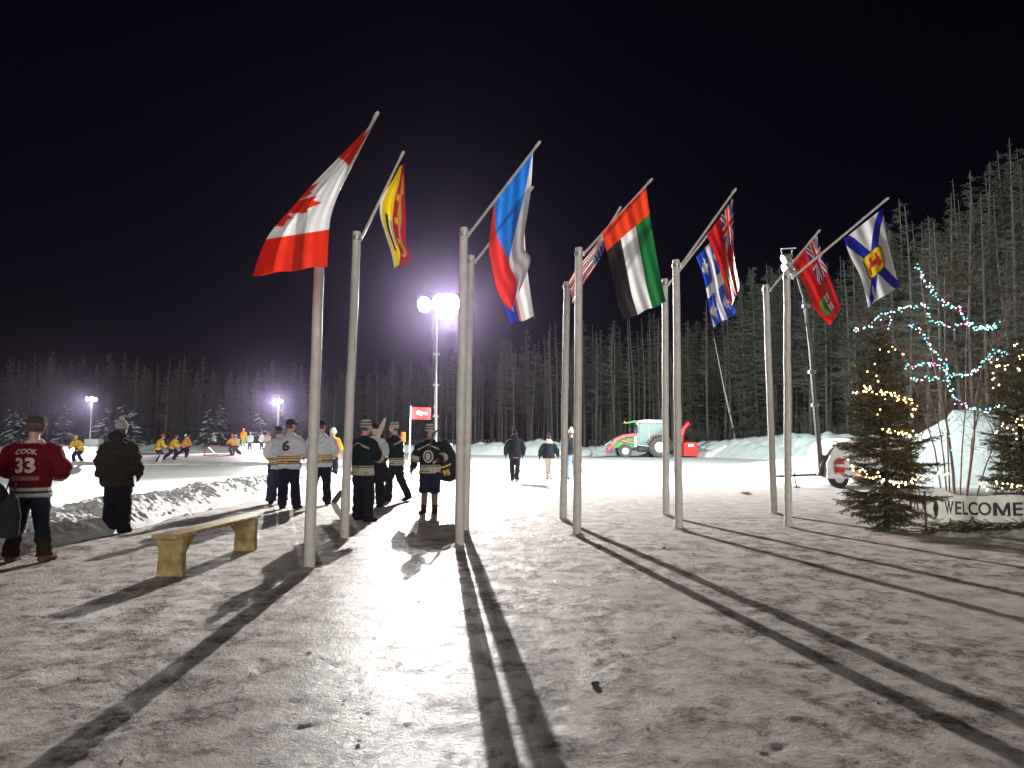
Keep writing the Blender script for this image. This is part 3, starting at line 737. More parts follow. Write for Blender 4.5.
    if boots:
        for k in 'LR':
            mb = MB(); a, df = A['f' + k]; up = (A['k' + k] - a).normalized(); bh = boots.get('h', .14); g = boots.get('g', 1.12)
            z = V((0, 0, 1)); rgt = df.cross(z)
            mb.loft([a - z * .048 - df * .075, a - z * .042 - df * .035, a - z * .046 + df * .06, a - z * .052 + df * .14, a - z * .060 + df * .185], [.03 * g, .042 * g, .05 * g, .047 * g, .026 * g], [.033 * g, .044 * g, .040 * g, .033 * g, .024 * g], right=rgt, n=12)
            mb.loft([a - z * .05, a + up * .03, a + up * bh], [.05 * g, .05 * g, .062 * g], n=12)
            garment('boot' if not boots.get('skate') else 'skate', mb, flat(boots['col']), .002, 1, min(voxel, .014) if voxel < .02 else voxel)
            if boots.get('skate'):
                bl = MB(); bl.box(a - z * .098 + df * .05, (.008, .26, .03), rot=Matrix.Rotation(math.atan2(-df.x, df.y), 3, 'Z')); 
                bl.build('blade', mat_metal, body)
    if top:
        mb = MB(); rx = top.get('rx', .215); ry = top.get('ry', .15); hem = top.get('hem', -.12); sl = top.get('sl', (.085, .075, .062)); cuff = top.get('cuff', 1.0)
        hz = hip + sd * hem
        mb.loft([hz, hz + sd * .03, hip + sd * (hem * .4 + .08), hip + sd * .22, hip + sd * .36, hip + sd * .455, hip + sd * .515, hip + sd * .56],
                [rx * .97, rx, rx * .97, rx * .95, rx * .97, rx * .88, rx * .50, .082], [ry * .97, ry, ry * .98, ry * .97, ry * .97, ry * .82, ry * .62, .075], n=20)
        for s, k in ((-1, 'L'), (1, 'R')):
            a, e, w = A['s' + k], A['e' + k], A['w' + k]; w2 = e.lerp(w, cuff)
            mb.loft([a - V((s * .10, 0, .045)), a - V((s * .035, 0, .03)), a.lerp(e, .35), a.lerp(e, .8), e, e.lerp(w2, .3), e.lerp(w2, .8), w2], [sl[0] * .80, sl[0] * .92, sl[0], sl[1], sl[1], sl[1] * .97, sl[2], sl[2] * 1.02], n=12)
        if top.get('hood'):
            mb.loft([neck + V((0, -.11, -.09)), neck + V((0, -.10, -.0)), neck + V((0, -.05, .045)), neck + V((0, .0, .04))], [.10, .145, .135, .09], [.05, .07, .085, .07], right=(1, 0, 0), n=14)
        pf = top['paint']
        def paint(co):
            dT, tT = segd(co, np.array(hz), np.array(neck)); best = dT / .235; zone = np.zeros(len(co), int); tt = tT.copy()
            for z_, k in ((1, 'L'), (2, 'R')):
                a, e, w = (np.array(A[q + k]) for q in 'sew')
                d1, t1 = segd(co, a, e); d2, t2_ = segd(co, e, w); d = np.minimum(d1, d2); t = np.where(d1 < d2, t1 * .5, .5 + t2_ * .5)
                mk = d / .10 < best; best = np.where(mk, d / .10, best); zone = np.where(mk, z_, zone); tt = np.where(mk, t, tt)
            return np.array([pf(z_, t, c) for z_, t, c in zip(zone, tt, co)])
        out['top'] = garment(top.get('name', 'jersey'), mb, paint, top.get('amp', .008))
        out['bvh'] = BVHTree.FromPolygons([v.co[:] for v in out['top'].data.vertices], [p.vertices[:] for p in out['top'].data.polygons])
    if gloves:
        for s, k in ((-1, 'L'), (1, 'R')):
            mb = MB(); hand(mb, A['w' + k] - (A['w' + k] - A['e' + k]).normalized() * .01, A['w' + k] - A['e' + k], s, 1.3)
            w = A['w' + k]; d = (w - A['e' + k]).normalized(); mb.loft([w - d * .06, w, w + d * .03], [.046, .046, .04], n=10)
            garment('glove', mb, flat(gloves), .001, 1, .011 if voxel < .02 else voxel)
    if hair and hat != 'hood':
        mb = MB(); hloft(mb, [(-.085, .05, .05, -.035), (-.05, .074, .08, -.022), (.0, .079, .092, -.014), (.03, .078, .09, -.012)])
        me = remesh(mb, min(voxel, .014) if voxel < .02 else voxel, 1); wrinkle(me, .004, (40, 40, 20)); me.materials.append(mat_hair); ho = bpy.data.objects.new('hair', me); COL.objects.link(ho); ho.parent = body
    if hat:
        kind, c1, c2 = hat; mb = MB(); hp = lambda co: np.array([(Mh.inverted() @ (V(c) - hc)).z for c in co])
        if kind == 'beanie':
            hloft(mb, [(-.015, .086, .104, -.006), (.0, .091, .109, -.006), (.05, .090, .108, -.008), (.10, .074, .09, -.01), (.135, .035, .045, -.012)])
            pt = lambda co: np.array([c2 if (.008 < z < .03 or .058 < z < .085 or z > .122) else c1 for z in hp(co)])
            ho = garment('hat', mb, pt, .003, 1, min(voxel, .012) if voxel < .02 else voxel, (60, 60, 10))
            pm = MB(); pm.ball(hd(0, -.015, .165), .042, n=12, m=8); me = remesh(pm, min(voxel, .012) if voxel < .02 else .02, 1); wrinkle(me, .006, (60, 60, 60)); setcol(me, [c2] * len(me.vertices)); me.materials.append(mat_cloth)
            po = bpy.data.objects.new('pompom', me); COL.objects.link(po); po.parent = ho
        elif kind == 'trapper':
            hloft(mb, [(-.035, .094, .10, -.018), (.0, .108, .118, -.008), (.05, .106, .116, -.008), (.10, .092, .1, -.008), (.135, .05, .06, -.01)])
            for s in (-1, 1): mb.loft([hd(s * .10, -.005, .03), hd(s * .108, -.005, -.03), hd(s * .105, .0, -.10)], [.03, .03, .02], [.055, .055, .04], n=10)
            garment('hat', mb, lambda co: np.array([c2 if z < .03 else c1 for z in hp(co)]), .008, 1, min(voxel, .014), (45, 45, 45))
        elif kind == 'cap':
            hloft(mb, [(.0, .084, .102, -.004), (.03, .086, .105, -.004), (.075, .078, .095, -.006), (.115, .045, .055, -.006)])
            mb.loft([hd(0, .06, .03), hd(0, .12, .028), hd(0, .185, .012)], [.075, .072, .05], [.008, .008, .006], right=(Mh @ V((1, 0, 0))), n=12)
            garment('hat', mb, flat(c1), .001, 1, min(voxel, .011) if voxel < .02 else voxel)
        elif kind == 'helmet':
            hloft(mb, [(-.03, .094, .112, -.016), (.01, .102, .122, -.01), (.06, .10, .12, -.008), (.11, .072, .09, -.008), (.135, .035, .045, -.008)])
            garment('helmet', mb, flat(c1), .0, 1)
        elif kind == 'fur':
            hloft(mb, [(-.07, .10, .10, -.02), (.0, .115, .125, -.008), (.06, .112, .12, -.008), (.12, .085, .095, -.008), (.15, .045, .05, -.01)])
            garment('hat', mb, lambda co: np.array([c2 if .02 < z < .05 else c1 for z in hp(co)]), .012, 1, min(voxel, .016), (40, 40, 40))
    if face:
        for s in (-1, 1):
            mb = MB(); mb.ball(hd(s * .031, .083, .018), .0115, n=8, m=6); mb.build('eye', mat_black, body)
        mb = MB(); mb.loft([hd(-.024, .087, -.066), hd(0, .094, -.064), hd(.024, .087, -.066)], [.004, .008, .004], n=6, right=(0, 0, 1)); mb.build('mouth', mat_pink, body)
    return out
def on_back(p, x0, z0, front=False):
    bvh = p['bvh']
    def f(x, z, d):
        X = x0 + (-x if front else x); zz = z0 + z
        o = V((X, 1.2 if front else -1.2, zz)); r = bvh.ray_cast(o, V((0, -1 if front else 1, 0)))
        if r[0] is None: return V((X, 0, zz))
        return r[0] + V((0, d if front else -d, 0))
    return f

def stick_obj(label, a, b, blade_dir, goalie=False, blade_len=.30, group='hockey sticks in players hands', mshaft=None):
    """hockey stick from top of shaft a to heel b (world)"""
    a = V(a); b = V(b); o = a.copy(); mb = MB(); d = (b - a).normalized(); L = (b - a).length; bd = V(blade_dir).normalized()
    root = empty('hockey_stick', a, 0, label, 'hockey stick', group)
    if goalie:
        mb.loft([V((0, 0, 0)), d * L * .52], [.018, .018], [.012, .012], n=8); mb.loft([d * L * .52, d * L * .56, d * L], [.02, .045, .05], [.012, .013, .013], n=8, right=bd)
    else: mb.loft([V((0, 0, 0)), d * L], [.016, .016], [.011, .011], n=8)
    mb.build('shaft', mshaft or mat_stick_wood, root)
    up = bd.cross(d.cross(bd)).normalized() if d.cross(bd).length > .1 else V((0, 0, 1))
    bm_ = MB(); pn = d.cross(bd).normalized(); upv = bd.cross(pn).normalized()
    bm_.loft([d * L - bd * .02, d * L + bd * blade_len * .5, d * L + bd * blade_len], [.035 if not goalie else .05, .04 if not goalie else .055, .025], [.008] * 3, right=upv, n=8)
    bm_.build('blade', mat_stick_blade, root)
    return root

K = (.012, .013, .014); NAVY = (.010, .011, .020); JEAN = (.016, .022, .040)
GRN = (.006, .014, .011); CRM = (.36, .34, .26); WJ = (.44, .45, .48); GOLDJ = (.68, .40, .03)
def p_red(z, t, c):
    if z == 0:
        if c[2] < .835: return (.40, .39, .38)
        if c[2] < .862: return (.02, .02, .022)
        if c[2] < .895: return (.40, .39, .38)
        if t > .93: return (.52, .42, .38)
        return (.105, .005, .008)
    return (.40, .39, .38) if .80 < t < .84 or .89 < t < .92 else ((.02, .02, .03) if .84 < t < .89 else (.105, .005, .008))
def p_white(z, t, c):
    if z == 0:
        for a, b, k in ((.845, .875, WJ), (.875, .895, K), (.895, .92, (.62, .33, .02)), (.92, .94, K), (.975, .995, K), (.995, 1.02, (.62, .33, .02)), (1.02, 1.036, K)):
            if a <= c[2] < b: return k
        return WJ
    for a, b, k in ((.70, .73, K), (.73, .77, (.62, .33, .02)), (.77, .80, K)):
        if a < t < b: return k
    return WJ
def p_green(z, t, c):
    if z == 0:
        if .80 < c[2] < .825: return CRM
        if .825 < c[2] < .84: return GRN
        if .84 < c[2] < .93: return CRM
        if .945 < c[2] < .955: return CRM
        if abs(c[2] - (1.36 - abs(c[0]) * .45)) < .012: return (.40, .38, .32)
        return GRN
    return CRM if .55 < t < .72 or .75 < t < .78 else GRN
solid = lambda c: (lambda z, t, q: c)
BOOT = dict(col=(.015, .013, .012), h=.2)

# spectators by the rink
p = person('spectator in red jersey numbered 33 and jeans with brown boots', gp(27, 562), 4, 1.80, 2,
    dict(eL=(-.36, -.03, 1.13), wL=(-.22, .17, 1.02), eR=(.38, -.02, 1.13), wR=(.23, .18, 1.02), kL=(-.14, .02, .48), aL=(-.19, -.01, .09), kR=(.14, .02, .48), aR=(.20, 0, .09)),
    dict(paint=p_red, rx=.245, ry=.165, hem=-.14, sl=(.105, .095, .075), amp=.010), dict(col=lambda co: np.array([(.030, .018, .011) if c[2] < .29 else JEAN for c in co]), r=(.115, .09, .092)), dict(col=(.10, .055, .03), h=.26, g=1.25), ('trapper', (.05, .045, .04), (.10, .075, .05)), yaw=-18, seed=1, voxel=.013)
text_obj('back_number', '33', .185, on_back(p, 0, 1.075), mat_bone, p['top'], bold=.035, sx=1.02)
def arc(f, k=.35): return lambda x, z, d: f(x, z - k * x * x, d)
text_obj('name_lettering', 'COOK', .062, arc(on_back(p, 0, 1.305), .9), mat_bone, p['top'], bold=.03)
f = on_back(p, 0, .985); mb = MB(); nx_ = 24
vs = [f(-.16 + .32 * i / nx_, .05 * j - .2 * (-.16 + .32 * i / nx_) ** 2 * 0, .006) for i in range(nx_ + 1) for j in (0, 1)]
mb.add(vs, [(2 * i, 2 * i + 2, 2 * i + 3, 2 * i + 1) for i in range(nx_)]); mb.build('sponsor_patch', M('worn_print', (.22, .07, .09), .8, .5, 60), p['top'])
mb = MB(); mb.add([f(x_, z_, .010) for x_, z_ in ((-.155, -.005), (-.10, -.005), (-.10, .05), (-.155, .05))], [(0, 1, 2, 3)]); mb.build('sponsor_mark', M('blue_print', (.05, .06, .22), .8), p['top'])

person('spectator in olive parka and grey knit hat with black snow trousers', gp(116, 533), -6, 1.80, 1,
    dict(eL=(-.29, -.03, 1.13), wL=(-.31, .03, .88), eR=(.29, -.02, 1.13), wR=(.25, .12, .92), kL=(-.11, .02, .48), kR=(.10, .02, .48), aL=(-.12, 0, .09), aR=(.10, 0, .09)),
    dict(name='parka', paint=lambda z, t, c: (.018, .017, .016) if (z == 0 and (c[2] > 1.37)) else (.026, .020, .012), rx=.245, ry=.18, hem=-.20, sl=(.105, .095, .08), hood=True, amp=.014),
    dict(col=(.012, .012, .014), r=(.128, .11, .115), amp=.012, name='snow_trousers'), dict(col=(.012, .012, .012), h=.2, g=1.25), ('beanie', (.22, .22, .23), (.30, .30, .31)), gloves=(.015, .015, .015), seed=2, voxel=.014)

e0 = gp(-34, 578)
person('spectator in black coat with pale piping, cut off at left edge', e0, -15, 1.62, 4,
    dict(eL=(-.28, .0, 1.12), wL=(-.24, .2, .98), eR=(.27, .03, 1.10), wR=(.26, .2, .90)),
    dict(name='coat', paint=lambda z, t, c: (.22, .22, .2) if (z == 2 and abs(c[1] + .06) < .015) else (.014, .014, .017), rx=.25, ry=.19, hem=-.25, sl=(.10, .09, .08), hood=True, amp=.012), dict(col=(.014, .014, .018), r=(.12, .1, .095)), BOOT, ('beanie', (.03, .03, .03), (.03, .03, .03)), gloves=(.03, .03, .03), seed=3)
b = MB(); b.loft([(0, 0, .52), (0, 0, .55), (0, 0, .75), (0, 0, .95), (0, 0, 1.0)], [.10, .13, .14, .11, .05], [.06, .08, .09, .07, .03], n=14)
b.tube([(-.05, 0, .99), (-.04, .05, 1.16), (.04, .05, 1.16), (.05, 0, .99)], .012)
me = remesh(b, .015, 2); wrinkle(me, .006); setcol(me, [(.02, .022, .025)] * len(me.vertices)); me.materials.append(mat_cloth)
o = bpy.data.objects.new('shoulder_bag', me); COL.objects.link(o); o.location = (e0.x + .34, e0.y + .12, -.10); tag(o, 'dark soft bag carried by the spectator at left edge', 'bag')

PW = dict(col=NAVY, r=(.115, .09, .088), name='trousers')
p = person('player in white jersey numbered 6 with gold stripes, seen from behind', gp(288, 509), -8, 1.93, 1,
    dict(eL=(-.29, -.02, 1.13), wL=(-.24, .17, 1.0), eR=(.28, .0, 1.13), wR=(.22, .18, 1.02), kL=(-.11, .02, .48), aL=(-.14, .02, .09), kR=(.12, .02, .48), aR=(.17, -.02, .09)),
    dict(paint=p_white, rx=.245, ry=.17, hem=-.14, sl=(.10, .092, .075), amp=.011), PW, dict(col=(.015, .015, .016), h=.2, g=1.15), ('cap', (.016, .016, .018), K), yaw=-25, seed=4)
text_obj('back_number', '6', .21, on_back(p, .0, 1.13), mat_black, p['top'], bold=.05, sx=1.15)
f = on_back(p, 0, 1.07); mb = MB(); mb.add([f(-.12 + .24 * i / 12, .035 * j, .006) for i in range(13) for j in (0, 1)], [(2 * i, 2 * i + 2, 2 * i + 3, 2 * i + 1) for i in range(12)]); mb.build('sponsor_patch', mat_pink, p['top'])
person('player in white jersey nearly hidden behind the player numbered 6', gp(277, 504), 20, 1.80, 1,
    dict(eL=(-.26, .05, 1.14), wL=(-.18, .2, 1.0)), dict(paint=p_white, rx=.22, ry=.16, hem=-.14, sl=(.09, .085, .07)), dict(col=(.025, .03, .06), r=(.13, .11, .11)), BOOT, ('cap', K, K), seed=5, voxel=.02)
person('player in white jersey standing behind the nearest flagpole', gp(320, 505), 8, 1.93, 1,
    dict(eL=(-.28, 0, 1.13), wL=(-.22, .18, 1.0), eR=(.29, 0, 1.13), wR=(.22, .18, 1.0), kL=(-.13, .02, .48), aL=(-.19, 0, .09), kR=(.12, .02, .48), aR=(.14, 0, .09)),
    dict(paint=p_white, rx=.24, ry=.17, hem=-.14, sl=(.10, .09, .075)), PW, BOOT, ('cap', K, K), yaw=-30, seed=6)
person('person in orange jacket and fur hat out on the bright snow', gp(332, 478), -20, 1.85, 1, dict(eR=(.28, .04, 1.14), wR=(.25, .2, 1.0)),
    dict(name='jacket', paint=solid((.85, .26, .015)), rx=.25, ry=.18, hem=-.16, sl=(.10, .09, .075)), dict(col=K, r=(.12, .105, .10)), dict(col=K, h=.2, g=1.2), ('fur', (.40, .37, .33), (.40, .37, .33)), gloves=(.02, .02, .02), seed=7, voxel=.019)
p = person('player in dark green jersey behind second flagpole, seen from the side', gp(362, 521), -38, 1.86, 3,
    dict(eL=(-.28, .03, 1.13), wL=(-.23, .2, .98), eR=(.28, .08, 1.13), wR=(.2, .28, 1.06), kL=(-.12, .03, .48), aL=(-.16, .03, .09), kR=(.14, .0, .48), aR=(.19, -.04, .09)),
    dict(paint=p_green, rx=.235, ry=.17, hem=-.14, sl=(.10, .092, .075), amp=.011), dict(col=(.013, .014, .018), r=(.125, .105, .10)), BOOT, ('beanie', (.40, .38, .33), (.02, .03, .025)), gloves=(.02, .02, .022), yaw=-12, seed=8)
A_ = gp(341, 521); B_ = at(360, 468, 12.5)
stick_obj('goalie stick with wide pale blade resting on the snow by second flagpole', at(351, 478, 12.7), at(333.5, 503, 12.7), (at(343, 520, 12.7) - at(333.5, 503, 12.7)), True, .34, mshaft=mat_dark)
p = person('player in white jersey and dark cap facing the camera between green jerseys', gp(375, 507), 160, 1.84, 2,
    dict(eL=(-.27, .06, 1.13), wL=(-.08, .24, 1.16), eR=(.27, .08, 1.13), wR=(.12, .27, 1.22)),
    dict(paint=p_white, rx=.23, ry=.16, hem=-.14, sl=(.095, .088, .072)), dict(col=K, r=(.12, .10, .1)), BOOT, ('cap', K, K), gloves=(.16, .12, .1), face=True, seed=9)
gl = p['body']; gw = gp(375, 507)
stick_obj('pale goalie stick held upright with its broad blade above the heads', at(370, 466, gw.y - .30), at(378, 436, gw.y - .34), (at(385, 419, gw.y - .34) - at(378, 436, gw.y - .34)), True, .42, mshaft=mat_bone)
# same stick reads pale: give the blade the shaft colour
for c in bpy.data.objects:
    if c.name.startswith('blade') and c.parent and c.parent.get('label', '').startswith(('pale goalie', 'goalie stick with wide')): c.data.materials[0] = mat_bone
p = person('player in dark green jersey and striped pompom hat stepping left', gp(396, 501), 78, 1.90, 4,
    dict(eL=(-.27, .12, 1.16), wL=(-.16, .34, 1.28), eR=(.27, .08, 1.13), wR=(.18, .33, 1.10), kL=(-.11, .12, .50), aL=(-.11, .14, .09), kR=(.11, -.05, .49), aR=(.12, -.25, .115), tpR=18, tpL=0),
    dict(paint=p_green, rx=.225, ry=.165, hem=-.14, sl=(.098, .09, .075), amp=.011), dict(col=(.015, .014, .018), r=(.115, .092, .085)), BOOT, ('beanie', (.40, .38, .33), (.02, .03, .025)), gloves=(.02, .02, .022), face=True, yaw=8, seed=10)
f = on_back(p, 0, 0)
stick_obj('thin dark hockey stick with its tip down on the bright snow', at(377, 452, 16.0), gp(383, 498), (1, .1, -.1), False, .25, mshaft=mat_dark)
stick_obj('thin hockey stick leaning beside the white jersey player', at(376, 456, 15.6), gp(375.5, 492), (-1, .1, -.1), False, .22, mshaft=mat_dark)

kp = gp(430, 514)
p = person('player with striped pompom hat, big dark bag and bare-kneed brown socks', kp, 172, 1.80, 3,
    dict(eR=(.29, .02, 1.14), wR=(.34, .10, .90), eL=(-.28, -.02, 1.14), wL=(-.20, .19, 1.06), kL=(-.09, .03, .48), aL=(-.10, 0, .09), kR=(.10, .02, .48), aR=(.125, .02, .09)),
    dict(paint=p_green, rx=.225, ry=.165, hem=-.12, sl=(.10, .092, .076), amp=.011), dict(col=(.014, .016, .03), r=(.125, .118, .1), ln=.5, socks=(.13, .10, .075), name='shorts'), dict(col=(.03, .022, .018), h=.10), ('beanie', (.42, .40, .35), (.02, .03, .028)), gloves=(.06, .05, .09), face=True, yaw=62, seed=11)
fr_ = on_back(p, 0, 0, True)
mb = MB(); n_ = 20
def disc(cx, cz, rx, rz, d):
    vs = [fr_(cx, cz, d)] + [fr_(cx + rx * math.cos(2 * math.pi * i / n_), cz + rz * math.sin(2 * math.pi * i / n_), d) for i in range(n_)]
    return vs, [(0, i + 1, (i + 1) % n_ + 1) for i in range(n_)]
mb.add(*disc(0, 1.13, .105, .125, .008)); mb.build('crest', mat_bone, p['top'])
mb = MB(); mb.add(*disc(0, 1.13, .075, .095, .014)); mb.build('crest', mat_black, p['top'])
mb = MB(); mb.add(*disc(0, 1.13, .045, .07, .020)); mb.build('crest', mat_bone, p['top'])
mb = MB(); mb.loft([p['hd'](0, .07, -.05), p['hd'](0, .085, -.085), p['hd'](0, .07, -.14), p['hd'](0, .05, -.16)], [.06, .066, .05, .02], [.03, .045, .04, .02], right=p['Mh'] @ V((1, 0, 0)), n=12)
me = remesh(mb, .012, 1); wrinkle(me, .006, (40, 40, 30)); me.materials.append(M('grey_beard', (.32, .28, .28), .85, .3, 60)); o = bpy.data.objects.new('beard', me); COL.objects.link(o); o.parent = p['body']
# the bag
bc = at(452, 452, kp.y + .12); root = empty('hockey_bag', (bc.x, bc.y, 0), 0, 'big dark hockey bag with gold lettering slung on a shoulder', 'bag')
lb = lambda px, py, dy=0: at(px, py, bc.y + dy) - V((bc.x, bc.y, 0))
mb = MB(); mb.loft([lb(444, 440), lb(446, 446), lb(448, 456), lb(448, 467), lb(447, 477), lb(446, 482)], [.05, .10, .18, .24, .22, .10], [.05, .10, .15, .18, .16, .08], n=18)
me = remesh(mb, .018, 3); wrinkle(me, .016, (5, 5, 8)); setcol(me, [(.016, .018, .02)] * len(me.vertices)); me.materials.append(mat_cloth); o = bpy.data.objects.new('bag_body', me); COL.objects.link(o); o.parent = root
bt = BVHTree.FromPolygons([v.co[:] for v in me.vertices], [q.vertices[:] for q in me.polygons])
def bagmap(x0, z0, tilt):
    def f(x, z, d):
        X = x0 + x * math.cos(tilt) - z * math.sin(tilt); Z_ = z0 + x * math.sin(tilt) + z * math.cos(tilt)
        r = bt.ray_cast(V((X, -1.5, Z_)), V((0, 1, 0))); return (r[0] + V((0, -d, 0))) if r[0] else V((X, -.1, Z_))
    return f
c_ = lb(448, 475); text_obj('bag_number', '95', .12, bagmap(c_.x, c_.z, .25), mat_gold, o, bold=.04)
c_ = lb(446, 467); mb = MB(); g_ = bagmap(c_.x, c_.z, .3); mb.add([g_(-.13 + .26 * i / 12, .035 * j + .9 * (-.13 + .26 * i / 12) ** 2, .008) for i in range(13) for j in (0, 1)], [(2 * i, 2 * i + 2, 2 * i + 3, 2 * i + 1) for i in range(12)]); mb.build('bag_stripe', mat_gold, o)
mb = MB(); mb.tube([lb(430, 448, -.33), lb(433, 434, -.28), lb(438, 430, -.12), lb(444, 443, 0)], .022); mb.build('strap', mat_dark, root)
stick_obj('pale hockey stick held down beside the bag carrying player', at(434, 462, kp.y - .28), gp(433, 505), (1, -.4, -.1), False, .22)

eb = gp(377, 508); ec = at(376, 470, eb.y - .42)
mb = MB(); mb.loft([(0, 0, -.27), (0, 0, -.22), (.03, 0, -.05), (0, 0, .16), (-.02, 0, .26)], [.10, .22, .25, .20, .08], [.08, .13, .15, .12, .06], n=14); mb.tube([(-.10, 0, .2), (-.14, .05, .48), (-.06, .1, .56)], .018)
me = remesh(mb, .018, 2); wrinkle(me, .016, (7, 7, 9)); setcol(me, [(.012, .012, .014)] * len(me.vertices)); me.materials.append(mat_cloth); o = bpy.data.objects.new('equipment_bag', me); COL.objects.link(o); o.location = ec
tag(o, 'black equipment bag carried between the two green jersey players', 'bag')
# walkers
person('dark dressed person walking away between the flagpoles', gp(515, 482), 2, 1.80, 3, dict(kL=(-.10, .10, .49), aL=(-.08, .12, .09), kR=(.08, -.02, .48), aR=(.06, -.16, .10), eL=(-.30, -.02, 1.13), wL=(-.31, .08, .92), eR=(.30, -.02, 1.13), wR=(.28, .1, .92)),
    dict(name='jacket', paint=solid((.016, .017, .022)), rx=.225, ry=.16, hem=-.1, sl=(.095, .085, .07), hood=True), dict(col=(.018, .018, .022), r=(.10, .085, .08)), dict(col=(.2, .19, .19), h=.08), ('beanie', K, K), gloves=K, seed=12, voxel=.019)
person('shorter person in black jacket with pale collar and light trousers', gp(549, 480), -4, 1.62, 3, dict(kL=(-.08, .06, .49), aL=(-.06, .06, .09), kR=(.08, 0, .48), aR=(.07, -.1, .10), eL=(-.32, -.03, 1.14), wL=(-.36, .06, .92), eR=(.32, -.02, 1.14), wR=(.35, .1, .94)),
    dict(name='jacket', paint=lambda z, t, c: (.45, .36, .28) if z == 0 and t > .90 else (.016, .017, .024), rx=.245, ry=.18, hem=-.08, sl=(.10, .09, .075), hood=True), dict(col=(.42, .37, .31), r=(.095, .075, .065)), dict(col=(.30, .10, .09), h=.07), ('beanie', (.04, .03, .03), (.04, .03, .03)), gloves=K, seed=13, voxel=.019)
person('person in dark jacket and pale blue jeans half behind a flagpole', gp(572, 480), 25, 1.82, 2, dict(kL=(-.1, .08, .49), aL=(-.09, .1, .09)),
    dict(name='jacket', paint=solid((.02, .02, .026)), rx=.22, ry=.16, hem=-.05, sl=(.095, .085, .07)), dict(col=(.20, .26, .36), r=(.10, .08, .075)), dict(col=(.12, .10, .09), h=.1), ('beanie', (.48, .47, .45), (.48, .47, .45)), gloves=K, seed=14, voxel=.019)

# skaters
SK = dict(col=(.02, .02, .02), h=.14, skate=True); VX = .026
def p_gold(z, t, c):
    if z == 0 and (.88 < c[2] < .92 or .97 < c[2] < 1.0): return (.05, .05, .09)
    if z and .68 < t < .78: return (.45, .40, .42)
    return GOLDJ
TOPG = dict(paint=p_gold, rx=.27, ry=.19, hem=-.10, sl=(.115, .105, .085))
CROUCH = dict(hz=.82, eL=(-.36, .22, 1.02), wL=(-.26, .42, .88), eR=(.36, .24, 1.02), wR=(.24, .44, .90), kL=(-.17, .22, .50), aL=(-.24, .0, .115), kR=(.16, .24, .48), aR=(.22, .10, .115))
STRIDE = dict(hz=.84, eL=(-.34, .30, 1.0), wL=(-.2, .5, .9), eR=(.35, .26, 1.0), wR=(.2, .48, .84), kL=(-.13, .28, .52), aL=(-.13, .12, .115), kR=(.15, -.02, .48), aR=(.24, -.42, .16))
GR = 'hockey players in gold jerseys on the far ice'
PN = dict(col=(.022, .02, .045), r=(.14, .11, .095), name='hockey_trousers')
def wsock(co): return np.array([(.55, .55, .55) if c[2] < .5 and c[0] > -.02 else (.022, .02, .035) for c in co])
b_ = gp(79, 464.5)
person('gold jersey skater facing the camera alone near the parka spectator', b_, 168, 1.80, 26, CROUCH, TOPG, PN, SK, ('helmet', (.70, .38, .03), K), gloves=(.03, .025, .05), voxel=VX, seed=20, group=GR)
b_ = gp(157, 463.5)
person('nearest gold jersey skater of the pack, with white socks, gliding right', b_, -62, 1.86, 22, CROUCH, TOPG, dict(col=wsock, r=(.14, .11, .10), name='hockey_trousers'), SK, ('helmet', (.25, .08, .07), K), gloves=(.03, .025, .05), voxel=VX, seed=21, group=GR)
stick_obj('hockey stick slanting to the ice in front of nearest gold skater', at(161, 452, b_.y - .2), gp(146, 463.5), (-1, 0, 0), False, .3)
b_ = gp(171, 460.5)
person('middle gold jersey skater partly hidden by the nearest one', b_, -75, 1.84, 24, STRIDE, TOPG, PN, SK, ('helmet', (.14, .05, .12), K), gloves=(.03, .025, .05), voxel=VX, seed=22, group=GR)
b_ = gp(183, 458)
person('leading orange jersey skater of the pack, striding right', b_, -88, 1.88, 26, STRIDE, dict(TOPG, paint=solid((.62, .28, .08))), PN, SK, ('helmet', (.10, .04, .07), K), gloves=(.03, .025, .05), voxel=VX, seed=23, group=GR)
stick_obj('long hockey stick trailing low on the ice behind the orange skater', at(174, 456, b_.y - .3), gp(188.5, 462), (1, 0, 0), False, .3)
b_ = gp(188, 456)
person('white helmeted skater just behind the leading orange skater', b_, 100, 1.9, 16, CROUCH, dict(TOPG, paint=solid((.45, .46, .5))), PN, SK, ('helmet', (.75, .75, .75), K), gloves=(.03, .025, .05), voxel=.03, seed=24, group='far hockey players')
nb_ = gp(231, 455.6)
person('orange jersey skater standing behind the fallen red net', (nb_.x, nb_.y + .6, 0), 80, 1.9, 14, STRIDE, dict(TOPG, paint=solid((.66, .32, .09))), PN, SK, ('helmet', (.5, .3, .06), K), gloves=(.03, .025, .05), voxel=.03, seed=25, group=GR)
person('skater with pale blue helmet close beside the fallen net', at(237, 452, nb_.y + 5) * V((1, 1, 0)) if False else (at(237, 437, nb_.y + 5).x, nb_.y + 5, 0), 60, 1.85, 10, CROUCH, dict(TOPG, paint=solid((.5, .42, .3))), PN, SK, ('helmet', (.45, .62, .75), K), gloves=(.03, .025, .05), voxel=.034, seed=26, group='far hockey players')
